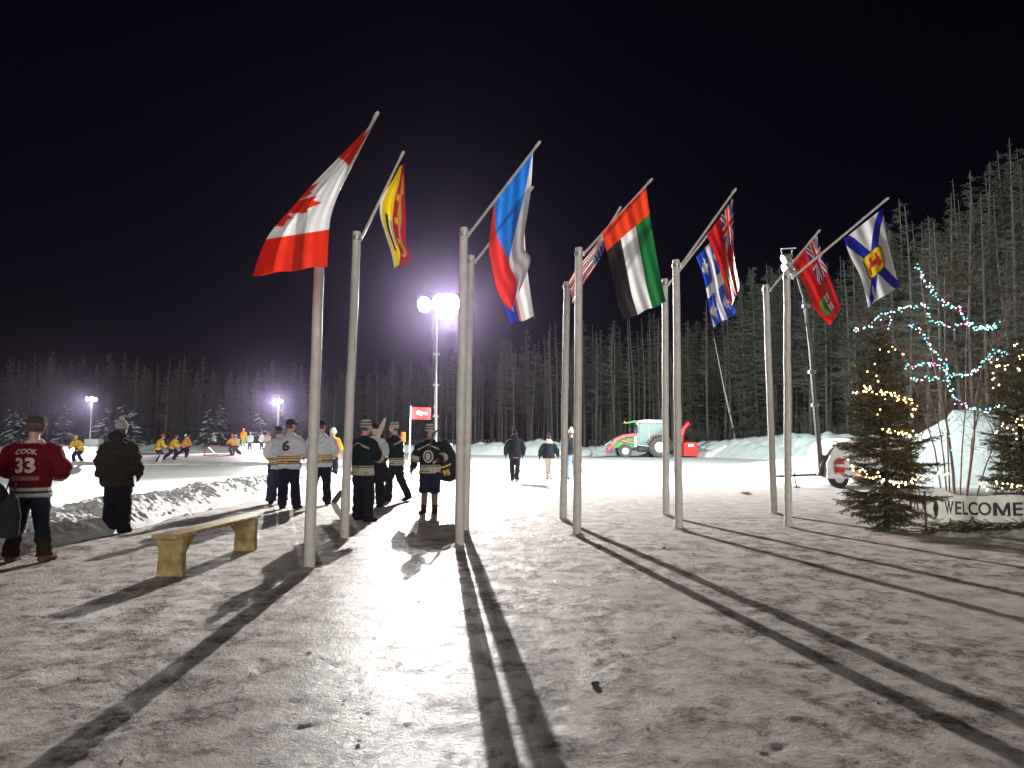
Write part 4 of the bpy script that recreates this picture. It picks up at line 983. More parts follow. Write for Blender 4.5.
for i, (px, D, z, col, hcol, lab, pz) in enumerate(((243.5, 70, .62, (.85, .24, .02), (.8, .3, .05), 'person in bright orange coat on the far snow bank', {}),
        (214.5, 72, .55, (.55, .52, .52), (.5, .3, .25), 'person in white crouching on the far snow bank', dict(hz=.62, kL=(-.2, .38, .48), kR=(.2, .38, .48), aL=(-.2, .1, .09), aR=(.2, .1, .09), eL=(-.3, .2, .95), wL=(-.4, .35, .9))),
        (250, 69, .25, (.42, .5, .45), (.5, .55, .5), 'person in pale grey green standing right of the orange coat', {}),
        (262, 67, .3, (.55, .58, .6), (.25, .35, .7), 'person in white with blue hat near the far bank', {}),
        (267.5, 66, .3, (.36, .28, .18), (.3, .25, .18), 'person in tan coat beside the blue hat', {}))):
    person(lab, (at(px, 437, D).x, D, z), (175, 150, 10, 160, 30)[i], 1.75, 4, pz, dict(name='coat', paint=solid(col), rx=.25, ry=.18, hem=-.14, sl=(.1, .09, .08)), dict(col=(.05, .05, .055) if i else (.25, .3, .12), r=(.12, .1, .09)), BOOT, ('beanie', hcol, hcol), gloves=K, voxel=.036, seed=30 + i, group='people along the far snow bank')

# fallen net
root = empty('hockey_net', (nb_.x - .9, nb_.y, 0), 0, 'red framed hockey net tipped over on the far ice', 'hockey net')
mb = MB(); W_ = 1.25
mb.tube([(-W_, -.3, .05), (W_, -.3, .05), (W_ * 1.05, .1, .75), (-W_ * .9, .1, .75), (-W_, -.3, .05)], .045, n=8)
mb.tube([(-W_, -.3, .05), (-W_ * .6, .9, .06), (W_ * .6, .9, .06), (W_, -.3, .05)], .04, n=8); mb.tube([(-W_ * .9, .1, .75), (-W_ * .6, .9, .06)], .03); mb.tube([(W_ * 1.05, .1, .75), (W_ * .6, .9, .06)], .03)
mb.build('frame', mat_red, root)
mb = MB()
for i in range(15):
    t = i / 14; mb.tube([V((-W_ * .9, .1, .75)).lerp(V((W_ * 1.05, .1, .75)), t), V((-W_ * .6, .9, .06)).lerp(V((W_ * .6, .9, .06)), t)], .012, n=4)
    mb.tube([V((-W_, -.3, .05)).lerp(V((-W_ * .9, .1, .75)), t), V((W_, -.3, .05)).lerp(V((W_ * 1.05, .1, .75)), t)], .008, n=4) if i % 3 == 0 else None
mb.build('netting', mat_bone, root)

# ------------------------------------------------------------------ red sign banner
fb = gp(410.5, 447); D = 44; x0 = at(409.5, 440, D).x
root = empty('feather_banner', (x0, D, 0), 0, 'small red banner with white lettering on a pale pole', 'banner')
zt = at(411, 407, D).z; zb = at(411, 419, D).z; wv_ = at(431, 413, D).x - x0
mb = MB(); mb.tube([(0, 0, 0), (.03, 0, zt * .5), (.06, 0, zt + .06)], [.05, .045, .035], n=10); mb.build('pole', mat_white, root)
mb = MB(); n_ = 20
bf = lambda t, s, d=0: V((.09 + t * (wv_ - .09), .06 * math.sin(5 * t + s) - d, zb + (zt - zb) * s - .05 * t))
mb.add([bf(i / n_, j / 8) for i in range(n_ + 1) for j in range(9)], [(i * 9 + j, (i + 1) * 9 + j, (i + 1) * 9 + j + 1, i * 9 + j + 1) for i in range(n_) for j in range(8)])
cl = mb.build('banner_cloth', M('red_banner_cloth', (.70, .03, .03), .6, .05, 5, transl=.25), root)
text_obj('banner_lettering', 'Clippers', .40, lambda x, z, d: bf(.54 + x, .28 + z * 1.1, .02), mat_white, cl, bold=.05, sx=.40)
tag(tag(root), None)

# orange marker stake
sp = gp(403, 468); mb = MB(); pz = at(403.3, 432, sp.y).z
bx = MB(); bx.loft([(0, 0, 0), (0, 0, pz - .5)], .05, n=8); root = empty('marker_post', (sp.x, sp.y, 0), 0, 'orange topped marker post behind the green jersey player', 'marker post'); bx.build('post', mat_white, root)
bx = MB(); bx.loft([(0, 0, pz - .52), (0, 0, pz - .5), (0, 0, pz - .03), (0, 0, pz)], [.1, .13, .12, .06], n=12); bx.build('marker_top', mat_orange, root)

# ------------------------------------------------------------------ tractor
TD = 54; TX = at(640, 440, TD).x
root = empty('tractor', (TX, TD, 0), R(0), 'green and red tractor with front loader and cab parked by the forest', 'tractor')
def wheel(x, y, r, w, rim):
    mb = MB(); mb.lathe_y([(rim * .9, -w * .42), (rim, -w / 2), (r * .93, -w / 2), (r, -w * .32), (r, w * .32), (r * .93, w / 2), (rim, w / 2), (rim * .9, w * .42)], (0, 0, 0), n=36)
    nl = 18
    for k in range(nl):
        a = 2 * math.pi * k / nl
        for sy in (-1, 1): mb.box((r * 1.0 * math.cos(a + sy * .08), sy * w * .22, r * 1.0 * math.sin(a + sy * .08)), (.10, w * .46, .07), rot=Matrix.Rotation(-a, 3, 'Y') @ Matrix.Rotation(sy * .5, 3, 'X'))
    t = mb.build('wheel', mat_tyre, root); t.location = (x, y, r + .03)
    rm = MB(); s = -1 if y < 0 else 1
    rm.lathe_y([(0, s * w * .30), (rim * .35, s * w * .32), (rim * .42, s * w * .18), (rim * .85, s * w * .16), (rim * .97, s * w * .45), (rim * 1.02, s * w * .47), (rim * 1.02, -s * w * .3), (0, -s * w * .3)], (0, 0, 0), n=30)
    for k in range(6):
        a = k * math.pi / 3; rm.cyl((rim * .25 * math.cos(a), s * w * .3, rim * .25 * math.sin(a)), (rim * .25 * math.cos(a), s * w * .37, rim * .25 * math.sin(a)), .03, n=8)
    rm.build('rim', mat_rim, t)
for s in (-1, 1):
    wheel(-1.28, s * .78, .46, .30, .29); wheel(1.30, s * .85, .76, .42, .46)
mb = MB(); mb.box((-.2, 0, .72), (3.2, .5, .4), bev=.05); mb.box((.2, -.55, .62), (.9, .35, .35), bev=.04); mb.cyl((-1.28, -.75, .47), (-1.28, .75, .47), .09); mb.cyl((1.3, -.75, .78), (1.3, .75, .78), .16); mb.box((2.35, 0, .8), (1.0, .5, .3)); mb.build('chassis', mat_dark, root)
mb = MB(); mb.prism([(-2.1, .75), (-2.25, 1.05), (-2.1, 1.32), (-1.5, 1.52), (-.35, 1.66), (-.35, .75)], -.34, .34); mb.build('hood', mat_green, root)
mb = MB(); mb.prism([(-1.45, 1.0), (-1.45, 1.2), (-.6, 1.32), (-.6, 1.05)], -.36, -.345); mb.prism([(-1.45, 1.0), (-1.45, 1.2), (-.6, 1.32), (-.6, 1.05)], .345, .36); mb.build('side_panel', mat_red, root)
# cab
mb = MB()
for (a, b) in (((-.28, .95), (-.22, 2.62)), ((.60, .85), (.62, 2.66)), ((1.75, 1.5), (1.62, 2.64))):
    for s in (-1, 1): mb.loft([(a[0], s * .70, a[1]), (b[0], s * .64, b[1])], [.05, .05], n=4)
for s in (-1, 1):
    mb.tube([(-.28, s * .70, .95), (.60, s * .72, .85)], .05, n=4); mb.tube([(.6, s * .72, 1.35), (1.75, s * .7, 1.5)], .05, n=4)
mb.build('cab_frame', mat_silver, root)
mb = MB(); mb.prism([(-.40, 2.62), (-.32, 2.78), (.3, 2.88), (1.7, 2.84), (1.85, 2.70), (1.80, 2.62)], -.74, .74); mb.build('cab_roof', mat_silver, root)
mb = MB(); mb.prism([(-1.28, 2.56), (-1.28, 2.64), (-.40, 2.82), (-.40, 2.66)], -.72, .72); mb.build('canopy_visor', mat_green, root)
mb = MB()
for s in (-1, 1): mb.tube([(-1.22, s * .66, 2.58), (-1.2, s * .6, 1.55)], .02, n=6)
mb.build('visor_post', mat_dark, root)
mb = MB(); mb.tube([(-1.25, -.6, 2.62), (-1.25, -.6, 2.76)], [.07, .06], n=10); mb.build('beacon', M('orange_beacon_plastic', (.8, .15, .05), .3), root)
for nm, pl in (('door_window', [(-.2, 1.0), (-.16, 2.58), (.58, 2.6), (.56, .9)]), ('rear_side_window', [(.68, 1.45), (.66, 2.6), (1.58, 2.58), (1.68, 1.58)])):
    for s in (-1, 1):
        mb = MB(); mb.prism(pl, s * .66 - .008, s * .66 + .008); mb.build(nm, mat_glass, root)
mb = MB(); mb.box((-.25, 0, 1.95), (.015, 1.2, 1.2)); mb.build('windscreen', mat_glass, root)
mb = MB(); mb.box((.75, 0, 1.25), (.5, .5, .15), bev=.04); mb.box((.98, 0, 1.6), (.14, .5, .65), bev=.05); mb.build('driver_seat', mat_dark, root)
for s in (-1, 1):
    mb = MB(); cx, cz, rr = 1.30, .79, .92; arcp = [(cx + rr * math.cos(R(a)), cz + rr * math.sin(R(a))) for a in range(15, 166, 10)]
    for q in range(len(arcp) - 1):
        a, b2 = arcp[q], arcp[q + 1]; mb.add([(a[0], s * .62, a[1]), (a[0], s * 1.08, a[1]), (b2[0], s * 1.08, b2[1]), (b2[0], s * .62, b2[1])] + [(a[0], s * .62, a[1] + .05), (a[0], s * 1.08, a[1] + .05), (b2[0], s * 1.08, b2[1] + .05), (b2[0], s * .62, b2[1] + .05)], [(0, 1, 2, 3), (4, 5, 6, 7), (1, 2, 6, 5)])
    mb.build('fender', mat_red, root)
    mb = MB(); ap = [(-.35, 1.72), (-1.2, 1.62), (-1.85, 1.35), (-2.55, .55), (-2.85, .35)]
    mb.loft([(x, s * .56, z) for x, z in ap], [.13, .13, .12, .11, .09], [.06] * 5, right=(0, 0, 1), n=8, sq=.5)
    mb.build('loader_arm', mat_red if s > 0 else M('red_white_loader_paint', (.62, .10, .09), .4, .5, 2.2), root)
    mb = MB(); mb.tube([(-.55, s * .56, 1.05), (-1.5, s * .56, 1.28)], .05); mb.tube([(-1.9, s * .56, 1.4), (-2.75, s * .5, .85)], .04); mb.build('hydraulic_ram', mat_metal, root)
    mb = MB(); mb.box((-.45, s * .56, 1.3), (.2, .1, 1.0)); mb.build('loader_post', mat_white, root)
mb = MB(); bp = [(-2.75, .95), (-2.75, .25), (-3.0, .08), (-3.85, .06), (-3.85, .11), (-3.05, .16), (-2.85, .32), (-2.83, .95)]
mb.prism(bp, -.95, .95); mb.prism([(-2.8, .92), (-2.8, .2), (-3.8, .08), (-3.7, .5)], -.98, -.94); mb.prism([(-2.8, .92), (-2.8, .2), (-3.8, .08), (-3.7, .5)], .94, .98); mb.build('bucket', M('worn_bucket_steel', (.17, .19, .20), .5, .4, 5), root)
mb = MB(); mb.tube([(-.75, .30, 1.5), (-.75, .30, 2.35), (-.70, .30, 2.45)], .04, n=8); mb.build('exhaust_pipe', mat_dark, root)
for s in (-1, 1):
    mb = MB(); mb.loft([(-2.21, s * .2, 1.08), (-2.27, s * .2, 1.08)], [.08, .07], n=10, right=(0, 0, 1)); mb.build('headlight', mat_white, root)
    mb = MB(); mb.tube([(-.25, s * .7, 2.3), (-.45, s * .95, 2.3)], .015); mb.box((-.46, s * .98, 2.15), (.04, .16, .3), bev=.01); mb.build('mirror', mat_dark, root)
    mb = MB(); mb.box((-.35, s * .6, 2.55), (.12, .16, .12), bev=.02); mb.build('work_light', mat_white, root)
    mb = MB(); mb.box((.15, s * .8, .42), (.45, .2, .03)); mb.box((.15, s * .8, .7), (.45, .2, .03)); mb.build('step', mat_dark, root)
mb = MB()
for k in range(6): mb.box((-2.2 + .005 * k, 0, .82 + .05 * k), (.05, .5, .015))
mb.build('grille', mat_dark, root)
# rear snow blower
mb = MB(); mb.prism([(3.12, .12), (3.12, 1.05), (3.35, 1.18), (4.02, 1.15), (4.18, .95), (4.18, .12)], -1.0, 1.0); bl = mb.build('snow_blower', mat_red, root)
mb = MB(); mb.box((3.66, -1.01, .92), (.42, .02, .20)); mb.build('sticker', mat_white, bl)
mb = MB(); mb.loft([(3.2, 0, 1.1), (3.22, 0, 1.6), (3.38, 0, 2.2), (3.75, 0, 2.62), (3.9, 0, 2.6)], [.17, .17, .19, .20, .18], [.19, .19, .22, .24, .22], n=12, right=(1, 0, 0)); mb.build('chute', mat_red, bl)
mb = MB(); mb.tube([(2.6, 0, .75), (3.2, 0, .6)], .12, n=8); mb.tube([(2.6, -.3, .5), (3.2, -.3, .3)], .06); mb.tube([(2.6, .3, .5), (3.2, .3, .3)], .06); mb.build('hitch', mat_dark, bl)

# ------------------------------------------------------------------ forest
def spike(vs, fs, a, b, r, side):
    """cheap three sided tapered twig"""
    a = np.array(a); b = np.array(b); d = b - a; n = np.cross(d, side); ln = np.linalg.norm(n)
    if ln < 1e-6: n = np.cross(d, (0, 1, 0)); ln = np.linalg.norm(n)
    n /= ln; m = np.cross(n, d); m /= np.linalg.norm(m)
    i = len(vs); vs += [tuple(a + n * r), tuple(a - n * r * .5 + m * r * .87), tuple(a - n * r * .5 - m * r * .87), tuple(b)]
    fs += [(i, i + 1, i + 3), (i + 1, i + 2, i + 3), (i + 2, i, i + 3)]
def tree_proto(seed, H, kind):
    """trunk mesh + crown mesh of a tall thin conifer"""
    rd = random.Random(seed); rb = rd.uniform(.11, .17)
    bx = rd.gauss(0, .012); by = rd.gauss(0, .012)
    axis = lambda z: V((bx * z + .12 * math.sin(z * .35 + seed), by * z + .10 * math.sin(z * .3 + seed * 2), z))
    tm = MB(); zs = [H * i / 14 for i in range(15)]
    tm.loft([axis(z) - V((0, 0, .2 if z == 0 else 0)) for z in zs], [rb * (1.25 if z == 0 else 1) * (1 - .93 * z / H) + .008 for z in zs], n=7)
    vs, fs, mi = [], [], []
    start = {'larch': .12, 'spruce': .05, 'bare': .22}[kind]
    z = H * start
    while z < H * .99:
        f = z / H
        if kind == 'spruce': L = (2.1 * (1 - f) ** .75 + .12); droop = -.35 + .5 * f; k = rd.randint(3, 5)
        elif kind == 'larch': L = (2.4 * math.sin(min(1, (1 - f) * 1.35 + .02) * 1.5) ** .8 if f > .35 else .9 + 1.6 * (f - .12)); droop = -.22 + .45 * f; k = rd.randint(2, 4)
        else: L = (1.7 * (1 - f) ** .7 + .1) if f > .5 else rd.uniform(.3, 1.1); droop = -.15 + .5 * f; k = rd.randint(2, 3)
        for _ in range(k):
            l = L * rd.uniform(.55, 1.15); az = rd.uniform(0, 6.283); o = axis(z + rd.uniform(-.1, .1)); dr = droop + rd.gauss(0, .12)
            dv = V((math.cos(az), math.sin(az), dr)).normalized(); md = o + dv * l * .55; tp = md + (dv + V((0, 0, .28 if kind != 'spruce' else .18))).normalized() * l * .45
            r = .010 + .007 * l
            n0 = len(fs); spike(vs, fs, o, tp.lerp(md, .25), r * 1.2, (0, 0, 1)); spike(vs, fs, md, tp, r * .75, (0, 0, 1))
            mi += [0] * (len(fs) - n0)
            sv = dv.cross(V((0, 0, 1))); nt = int(l * (7 if kind == 'spruce' else 8)) + 1
            for q in range(nt):
                t = (q + rd.random()) / nt * .85 + .12; c = o.lerp(md, t / .55) if t < .55 else md.lerp(tp, (t - .55) / .45)
                sl = l * rd.uniform(.14, .32) * (1.1 - t * .6); sg = rd.choice((-1, 1))
                e = c + (dv * .6 + sv * sg * rd.uniform(.5, 1) + V((0, 0, rd.uniform(-.5, .15)))).normalized() * sl
                n0 = len(fs); spike(vs, fs, c, e, r * .55, (0, 0, 1)); mi += [0] * (len(fs) - n0)
                if kind == 'spruce' or (kind == 'larch' and f > .45 and rd.random() < .55):
                    for w in range(3 if kind == 'spruce' else 2):   # needle tuft: slim drooping spikes
                        c2 = c.lerp(e, rd.uniform(.2, 1)); e2 = c2 + (V((rd.gauss(0, .6), rd.gauss(0, .6), -.55)) + dv * .5).normalized() * rd.uniform(.16, .34) * (1 if kind == 'spruce' else 1.25)
                        n0 = len(fs); spike(vs, fs, c2, e2, .028 if kind == 'spruce' else .016, (rd.random(), rd.random(), 1)); mi += [1] * (len(fs) - n0)
        z += rd.uniform(.16, .30) * (1 if kind != 'bare' or f > .45 else 1.7)
    me = bpy.data.meshes.new('crown'); me.from_pydata(vs, [], fs); me.materials.append(mat_twig); me.materials.append(mat_needle_far)
    me.polygons.foreach_set('material_index', mi); me.update()
    return tm, me, H
KINDS = []
for i, (h, kd) in enumerate(((15, 'bare'), (16, 'bare'), (14, 'bare'), (15.5, 'larch'), (16, 'larch'), (14.5, 'larch'), (17, 'larch'), (14, 'spruce'), (13, 'spruce'), (15, 'spruce'))):
    tm, cm, H = tree_proto(100 + i, h, kd)
    KINDS.append((kd, tm.mesh('trunk', mat_barkdark if kd == 'spruce' else mat_bark), cm, H))
EDGE = [(-160, 100), (0, 104), (200, 108), (350, 104), (480, 88), (600, 74), (690, 66), (760, 60), (830, 52), (890, 45), (950, 38), (1020, 33), (1100, 28), (1190, 25)]
HT = [(-160, 352), (0, 352), (100, 352), (200, 355), (330, 366), (420, 350), (500, 332), (600, 312), (690, 298), (760, 262), (830, 250), (890, 215), (940, 180), (990, 152), (1050, 140), (1190, 120)]
def edge_depth(px): return float(np.interp(px, [e[0] for e in EDGE], [e[1] for e in EDGE]))
rd = random.Random(11)
G_ = 'tall bare conifers of the forest edge'
TREE_LAB = {('left', 'spruce'): 'dark feathery spruce in the far forest wall beyond the rink', ('left', 'larch'): 'dark thin conifer with sparse twigs beyond the rink', ('left', 'bare'): 'dark bare trunk with thin top beyond the rink',
    ('mid', 'spruce'): 'dark spruce among bare trunks behind the tractor', ('mid', 'larch'): 'grey sparse conifer behind the tractor', ('mid', 'bare'): 'tall bare grey trunk behind the tractor',
    ('right', 'spruce'): 'dark spruce in the tall forest on the right', ('right', 'larch'): 'tall twiggy larch in the forest on the right', ('right', 'bare'): 'tall bare trunk in the forest on the right'}
n_rows = 4; count = 0
for row in range(n_rows):
    n = (76, 72, 66, 58)[row]
    for k in range(n):
        px = -110 + 1260 * (k + rd.uniform(.1, .9)) / n
        D = edge_depth(px) + row * (3.4 if px < 500 else 2.6) + rd.uniform(-1.2, 1.6)
        zone = 'left' if px < 430 else ('mid' if px < 745 else 'right')
        w = {'left': (.12, .30, .58), 'mid': (.62, .32, .06), 'right': (.26, .66, .08)}[zone]
        kd = rd.choices(('bare', 'larch', 'spruce'), w)[0]
        opts = [q for q in KINDS if q[0] == kd]; _, tme, cme, H = rd.choice(opts)
        ty = float(np.interp(px, [e[0] for e in HT], [e[1] for e in HT])); Ht = at(px, ty, D).z * rd.uniform(.80, 1.02) * (1 if rd.random() > .12 else .7)
        sc = Ht / H
        root = empty('conifer_tree', (at(px, 437, D).x, D, 0), rd.uniform(0, 6.28), TREE_LAB[(zone, kd)], 'tree', G_ + {'left': ' beyond the rink', 'mid': ' behind the tractor', 'right': ' on the right'}[zone] + ', ' + kd)
        root.scale = (max(sc, .85) * rd.uniform(.9, 1.1),) * 2 + (sc,)
        for nm, me in (('trunk', tme), ('crown', cme)):
            o = bpy.data.objects.new(nm, me); COL.objects.link(o); o.parent = root
        count += 1
# the mass of trees further back
vs, fs = [], []; rd2 = random.Random(3)
for k in range(620):
    px = -140 + 1330 * k / 620 + rd2.uniform(-2, 2); D = edge_depth(px) + rd2.uniform(13, 32); x = at(px, 437, D).x
    ty = float(np.interp(px, [e[0] for e in HT], [e[1] for e in HT])) + 6; Ht = at(px, ty, D - 10).z * rd2.uniform(.78, 1.0)
    spike(vs, fs, (x, D, -.2), (x + rd2.gauss(0, .25), D, Ht), .15, (0, 1, 0))
    z = Ht * rd2.uniform(.05, .25)
    while z < Ht:
        L = (1.9 * (1 - z / Ht) ** .7 + .15)
        for _ in range(3):
            az = rd2.uniform(0, 6.28); l = L * rd2.uniform(.5, 1.1); o = np.array((x, D, z)); e = o + l * np.array((math.cos(az), math.sin(az), rd2.uniform(-.35, .2)))
            spike(vs, fs, o, e, .03, (0, 0, 1))
            m_ = o * .45 + e * .55
            for q in (1, -1): spike(vs, fs, m_, m_ + .45 * l * np.array((math.cos(az + q * .7), math.sin(az + q * .7), rd2.uniform(-.5, .1))), .022, (0, 0, 1))
        z += rd2.uniform(.3, .5)
me = bpy.data.meshes.new('forest'); me.from_pydata(vs, [], fs); me.materials.append(mat_twig); me.update()
o = bpy.data.objects.new('forest', me); COL.objects.link(o); o['kind'] = 'stuff'; tag(o, 'dense mass of thin dark trees deep behind the forest edge')

# leaning pale trunk
a = at(738, 439, 61); b = at(714, 338, 61); mb = MB()
root = empty('leaning_trunk', (a.x, a.y, 0), 0, 'thin pale birch trunk leaning left against the forest', 'tree')
d = b - a; mb.loft([V((0, 0, -.1)), d * .3 + V((.1, 0, 0)), d * .65 + V((.12, 0, 0)), d + V((0, 0, a.z))], [.085, .075, .055, .02], n=8); mb.build('trunk', M('pale_birch_bark', (.42, .40, .36), .7, .3, 8), root)
vs, fs = [], []
for i in range(14):
    t = rd.uniform(.35, 1); o_ = d * t; spike(vs, fs, o_, o_ + V((rd.uniform(-.8, .8), rd.uniform(-.5, .5), rd.uniform(.1, .9))), .014, (0, 1, 0))
me = bpy.data.meshes.new('crown'); me.from_pydata(vs, [], fs); me.materials.append(mat_twig); o = bpy.data.objects.new('crown', me); COL.objects.link(o); o.parent = root

# bare shrubs at the forest foot
def shrub_mesh(seed, h, n, mat, sub=9, spread=.5, name='twigs'):
    rd = random.Random(seed); vs, fs = [], []
    for i in range(n):
        az = rd.uniform(0, 6.28); sp = rd.uniform(.08, spread); o = V((rd.gauss(0, .12), rd.gauss(0, .12), -.05)); l = h * rd.uniform(.6, 1.05)
        pts = [o]; d = V((math.cos(az) * sp, math.sin(az) * sp, 1)).normalized()
        for q in range(5): pts.append(pts[-1] + d * l / 5); d = (d + V((rd.gauss(0, .10), rd.gauss(0, .10), .05))).normalized()
        r0 = .006 + .004 * l
        for q in range(5): spike(vs, fs, pts[q], pts[q + 1] + (pts[q + 1] - pts[q]) * .25, r0 * (1 - q * .17), (0, 1, 0))
        for q in range(sub):
            t = rd.uniform(.25, .98) * 5; j = min(int(t), 4); c = pts[j].lerp(pts[j + 1], t - j); e = c + (V((rd.gauss(0, .7), rd.gauss(0, .7), rd.uniform(.2, 1.0)))).normalized() * l * rd.uniform(.10, .26)
            spike(vs, fs, c, e, r0 * .42, (0, 1, 0))
            for w in range(3): c2 = c.lerp(e, rd.uniform(.3, .9)); spike(vs, fs, c2, c2 + V((rd.gauss(0, .5), rd.gauss(0, .5), rd.uniform(.1, .8))).normalized() * l * rd.uniform(.04, .11), r0 * .28, (0, 1, 0))
    me = bpy.data.meshes.new(name); me.from_pydata(vs, [], fs); me.materials.append(mat); me.update(); return me
SH = [shrub_mesh(40 + i, 2.6, 14, mat_twig, spread=.55) for i in range(3)]
for i in range(38):
    px = rd.uniform(600, 1010) if i > 8 else rd.uniform(690, 860); D = edge_depth(px) - rd.uniform(.2, 2.2)
    o = bpy.data.objects.new('bare_shrub', SH[i % 3]); COL.objects.link(o); o.location = (at(px, 437, D).x, D, .2); o.rotation_euler = (0, 0, rd.uniform(0, 6)); o.scale = (rd.uniform(.8, 1.6),) * 3
    tag(o, 'bare grey shrub at the foot of the forest edge', 'shrub', 'bare shrubs along the forest foot')

# ------------------------------------------------------------------ fir trees
def fir(name, loc, H, Rb, seed, label, nwh=34, lean=(0, 0), skirt=0.025):
    rd = random.Random(seed); root = empty(name, loc, 0, label, 'tree')
    ax = lambda z: V((lean[0] * z + .03 * math.sin(z * 2), lean[1] * z, z))
    tm = MB(); zs = [H * i / 12 for i in range(13)]; tm.loft([ax(z) - V((0, 0, .06 if z == 0 else 0)) for z in zs], [.055 * (1 - .95 * z / H) + .004 for z in zs], n=9); tm.build('trunk', mat_barkdark, root)
    nv, nf, bv, bf_ = [], [], [], []
    tips = []
    for w in range(nwh):
        f = (w + .3) / nwh; z = H * (skirt + (1 - skirt) * f ** 1.05)
        rad = Rb * float(np.interp(f, [0, .14, .4, .7, .9, 1], [.66, 1, .95, .70, .38, .10])) * (.80 + .20 * math.sin(f * 30 + seed))
        for b in range(rd.randint(6, 9) if f < .8 else 5):
            az = rd.uniform(0, 6.283); l = rad * rd.uniform(.62, 1.25) * (1.4 if .17 < f < .3 and math.cos(az) > .9 else 1); o = ax(z + rd.uniform(-.04, .04)); up = -.26 + .75 * f + rd.gauss(0, .2)
            dv = V((math.cos(az), math.sin(az), up)).normalized(); tip = o + dv * l + V((0, 0, .07 * l)); sv = dv.cross(V((0, 0, 1))).normalized()
            spike(bv, bf_, o, tip, .007 + .004 * l, (0, 0, 1)); tips.append(tip)
            nsub = max(4, int(l / .05))
            for q in range(nsub + 1):
                t = .22 + .78 * (q / nsub); c = o.lerp(tip, t); sg = 1 if q % 2 else -1
                sl = l * .42 * (1.12 - t) + .07
                dd = (dv * .75 + sv * sg * .75 + V((0, 0, rd.uniform(-.35, .08)))).normalized() if q < nsub else dv
                e = c + dd * sl
                spike(bv, bf_, c, e, .0035, (0, 0, 1))
                ns = max(8, int(sl / .0085))
                for u_ in range(ns):
                    c2 = c.lerp(e, (u_ + rd.random()) / ns); th = rd.uniform(0, 6.283); pr = dd.cross(sv if abs(dd.dot(sv)) < .8 else V((0, 0, 1))).normalized(); pq = dd.cross(pr)
                    nd = (dd * .75 + (pr * math.cos(th) + pq * math.sin(th)) * .8).normalized() * rd.uniform(.036, .060)
                    wd = nd.cross(V((rd.random(), rd.random(), rd.random()))).normalized() * .0062
                    i = len(nv); nv += [tuple(c2 - wd), tuple(c2 + wd), tuple(c2 + nd)]; nf.append((i, i + 1, i + 2))
    me = bpy.data.meshes.new('branches'); me.from_pydata(bv, [], bf_); me.materials.append(mat_barkdark); bo = bpy.data.objects.new('branches', me); COL.objects.link(bo); bo.parent = root
    me = bpy.data.meshes.new('needles'); me.from_pydata(nv, [], nf); me.materials.append(mat_needle); no = bpy.data.objects.new('needles', me); COL.objects.link(no); no.parent = root
    return root, tips
fb1 = gp(887, 531)
fir('fir_tree', fb1, at(893, 333, fb1.y).z, .76, 3, 'fir tree with warm white fairy lights left of the WELCOME banner', nwh=42)
fb2 = V((at(1020, 437, 12.9).x, 12.9, 0))
fir('fir_tree', fb2, at(1022, 338, 12.9).z, .66, 8, 'fir tree with warm fairy lights at the right picture edge', nwh=40)

# birch clump
bb = at(966, 437, 13.3); bb.z = .1
root = empty('birch_clump', bb, 0, 'reddish bare birch clump strung with coloured lights', 'tree')
stems = [[(955, 500), (953, 470), (948, 430), (940, 390), (931, 350), (925, 310), (919, 266)], [(962, 500), (970, 470), (974, 440), (975, 405), (982, 370), (996, 335)],
         [(948, 500), (944, 460), (940, 430), (930, 395), (915, 372), (905, 360)], [(968, 502), (985, 468), (996, 440), (1004, 415), (1012, 395)], [(958, 500), (962, 450), (966, 400), (966, 350), (968, 310), (972, 270)],
         [(950, 500), (948, 450), (946, 400), (945, 350), (945, 300), (944, 262)], [(945, 500), (935, 450), (920, 400), (900, 350), (880, 322), (860, 328)], [(964, 500), (972, 440), (984, 390), (1000, 340), (1008, 300)]]
vs, fs = [], []; rb_ = random.Random(9)
tm = MB()
for k, st in enumerate(stems):
    pts = [at(x, y, 13.3 + (-.3 + .1 * k) * (1 if k % 2 else -1) * (500 - y) / 300) - bb for x, y in st]
    pts[0].z = -.15
    r0 = .030 if k < 2 else .016
    tm.loft(pts, [r0 * (1 - .85 * i / (len(pts) - 1)) for i in range(len(pts))], n=7)
    for q in range(34):
        t = rb_.uniform(.3, 1) * (len(pts) - 1); j = min(int(t), len(pts) - 2); c = pts[j].lerp(pts[j + 1], t - j)
        e = c + V((rb_.gauss(0, .5), rb_.gauss(0, .4), rb_.uniform(.1, 1.1))).normalized() * rb_.uniform(.25, .75)
        spike(vs, fs, c, e, .0055, (0, 1, 0))
        for w in range(7): c2 = c.lerp(e, rb_.uniform(.15, .95)); spike(vs, fs, c2, c2 + V((rb_.gauss(0, .6), rb_.gauss(0, .5), rb_.uniform(.0, 1))).normalized() * rb_.uniform(.1, .35), .0032, (0, 1, 0))
tm.build('trunk', mat_birch, root)
me = bpy.data.meshes.new('crown'); me.from_pydata(vs, [], fs); me.materials.append(mat_birch); o = bpy.data.objects.new('crown', me); COL.objects.link(o); o.parent = root
for i, px in enumerate((880, 905, 1000, 1018)):
    o = bpy.data.objects.new('bare_shrub', shrub_mesh(70 + i, 3.0, 9, mat_birch, 14, .35)); COL.objects.link(o); pp = at(px, 437, 14.3 + .3 * i); o.location = (pp.x, pp.y, .1)
    tag(o, ('reddish bare shrub behind left fir tree', 'reddish bare shrub between left fir and birch clump', 'reddish bare shrub right of the birch clump', 'reddish bare shrub behind right edge fir tree')[i], 'shrub')

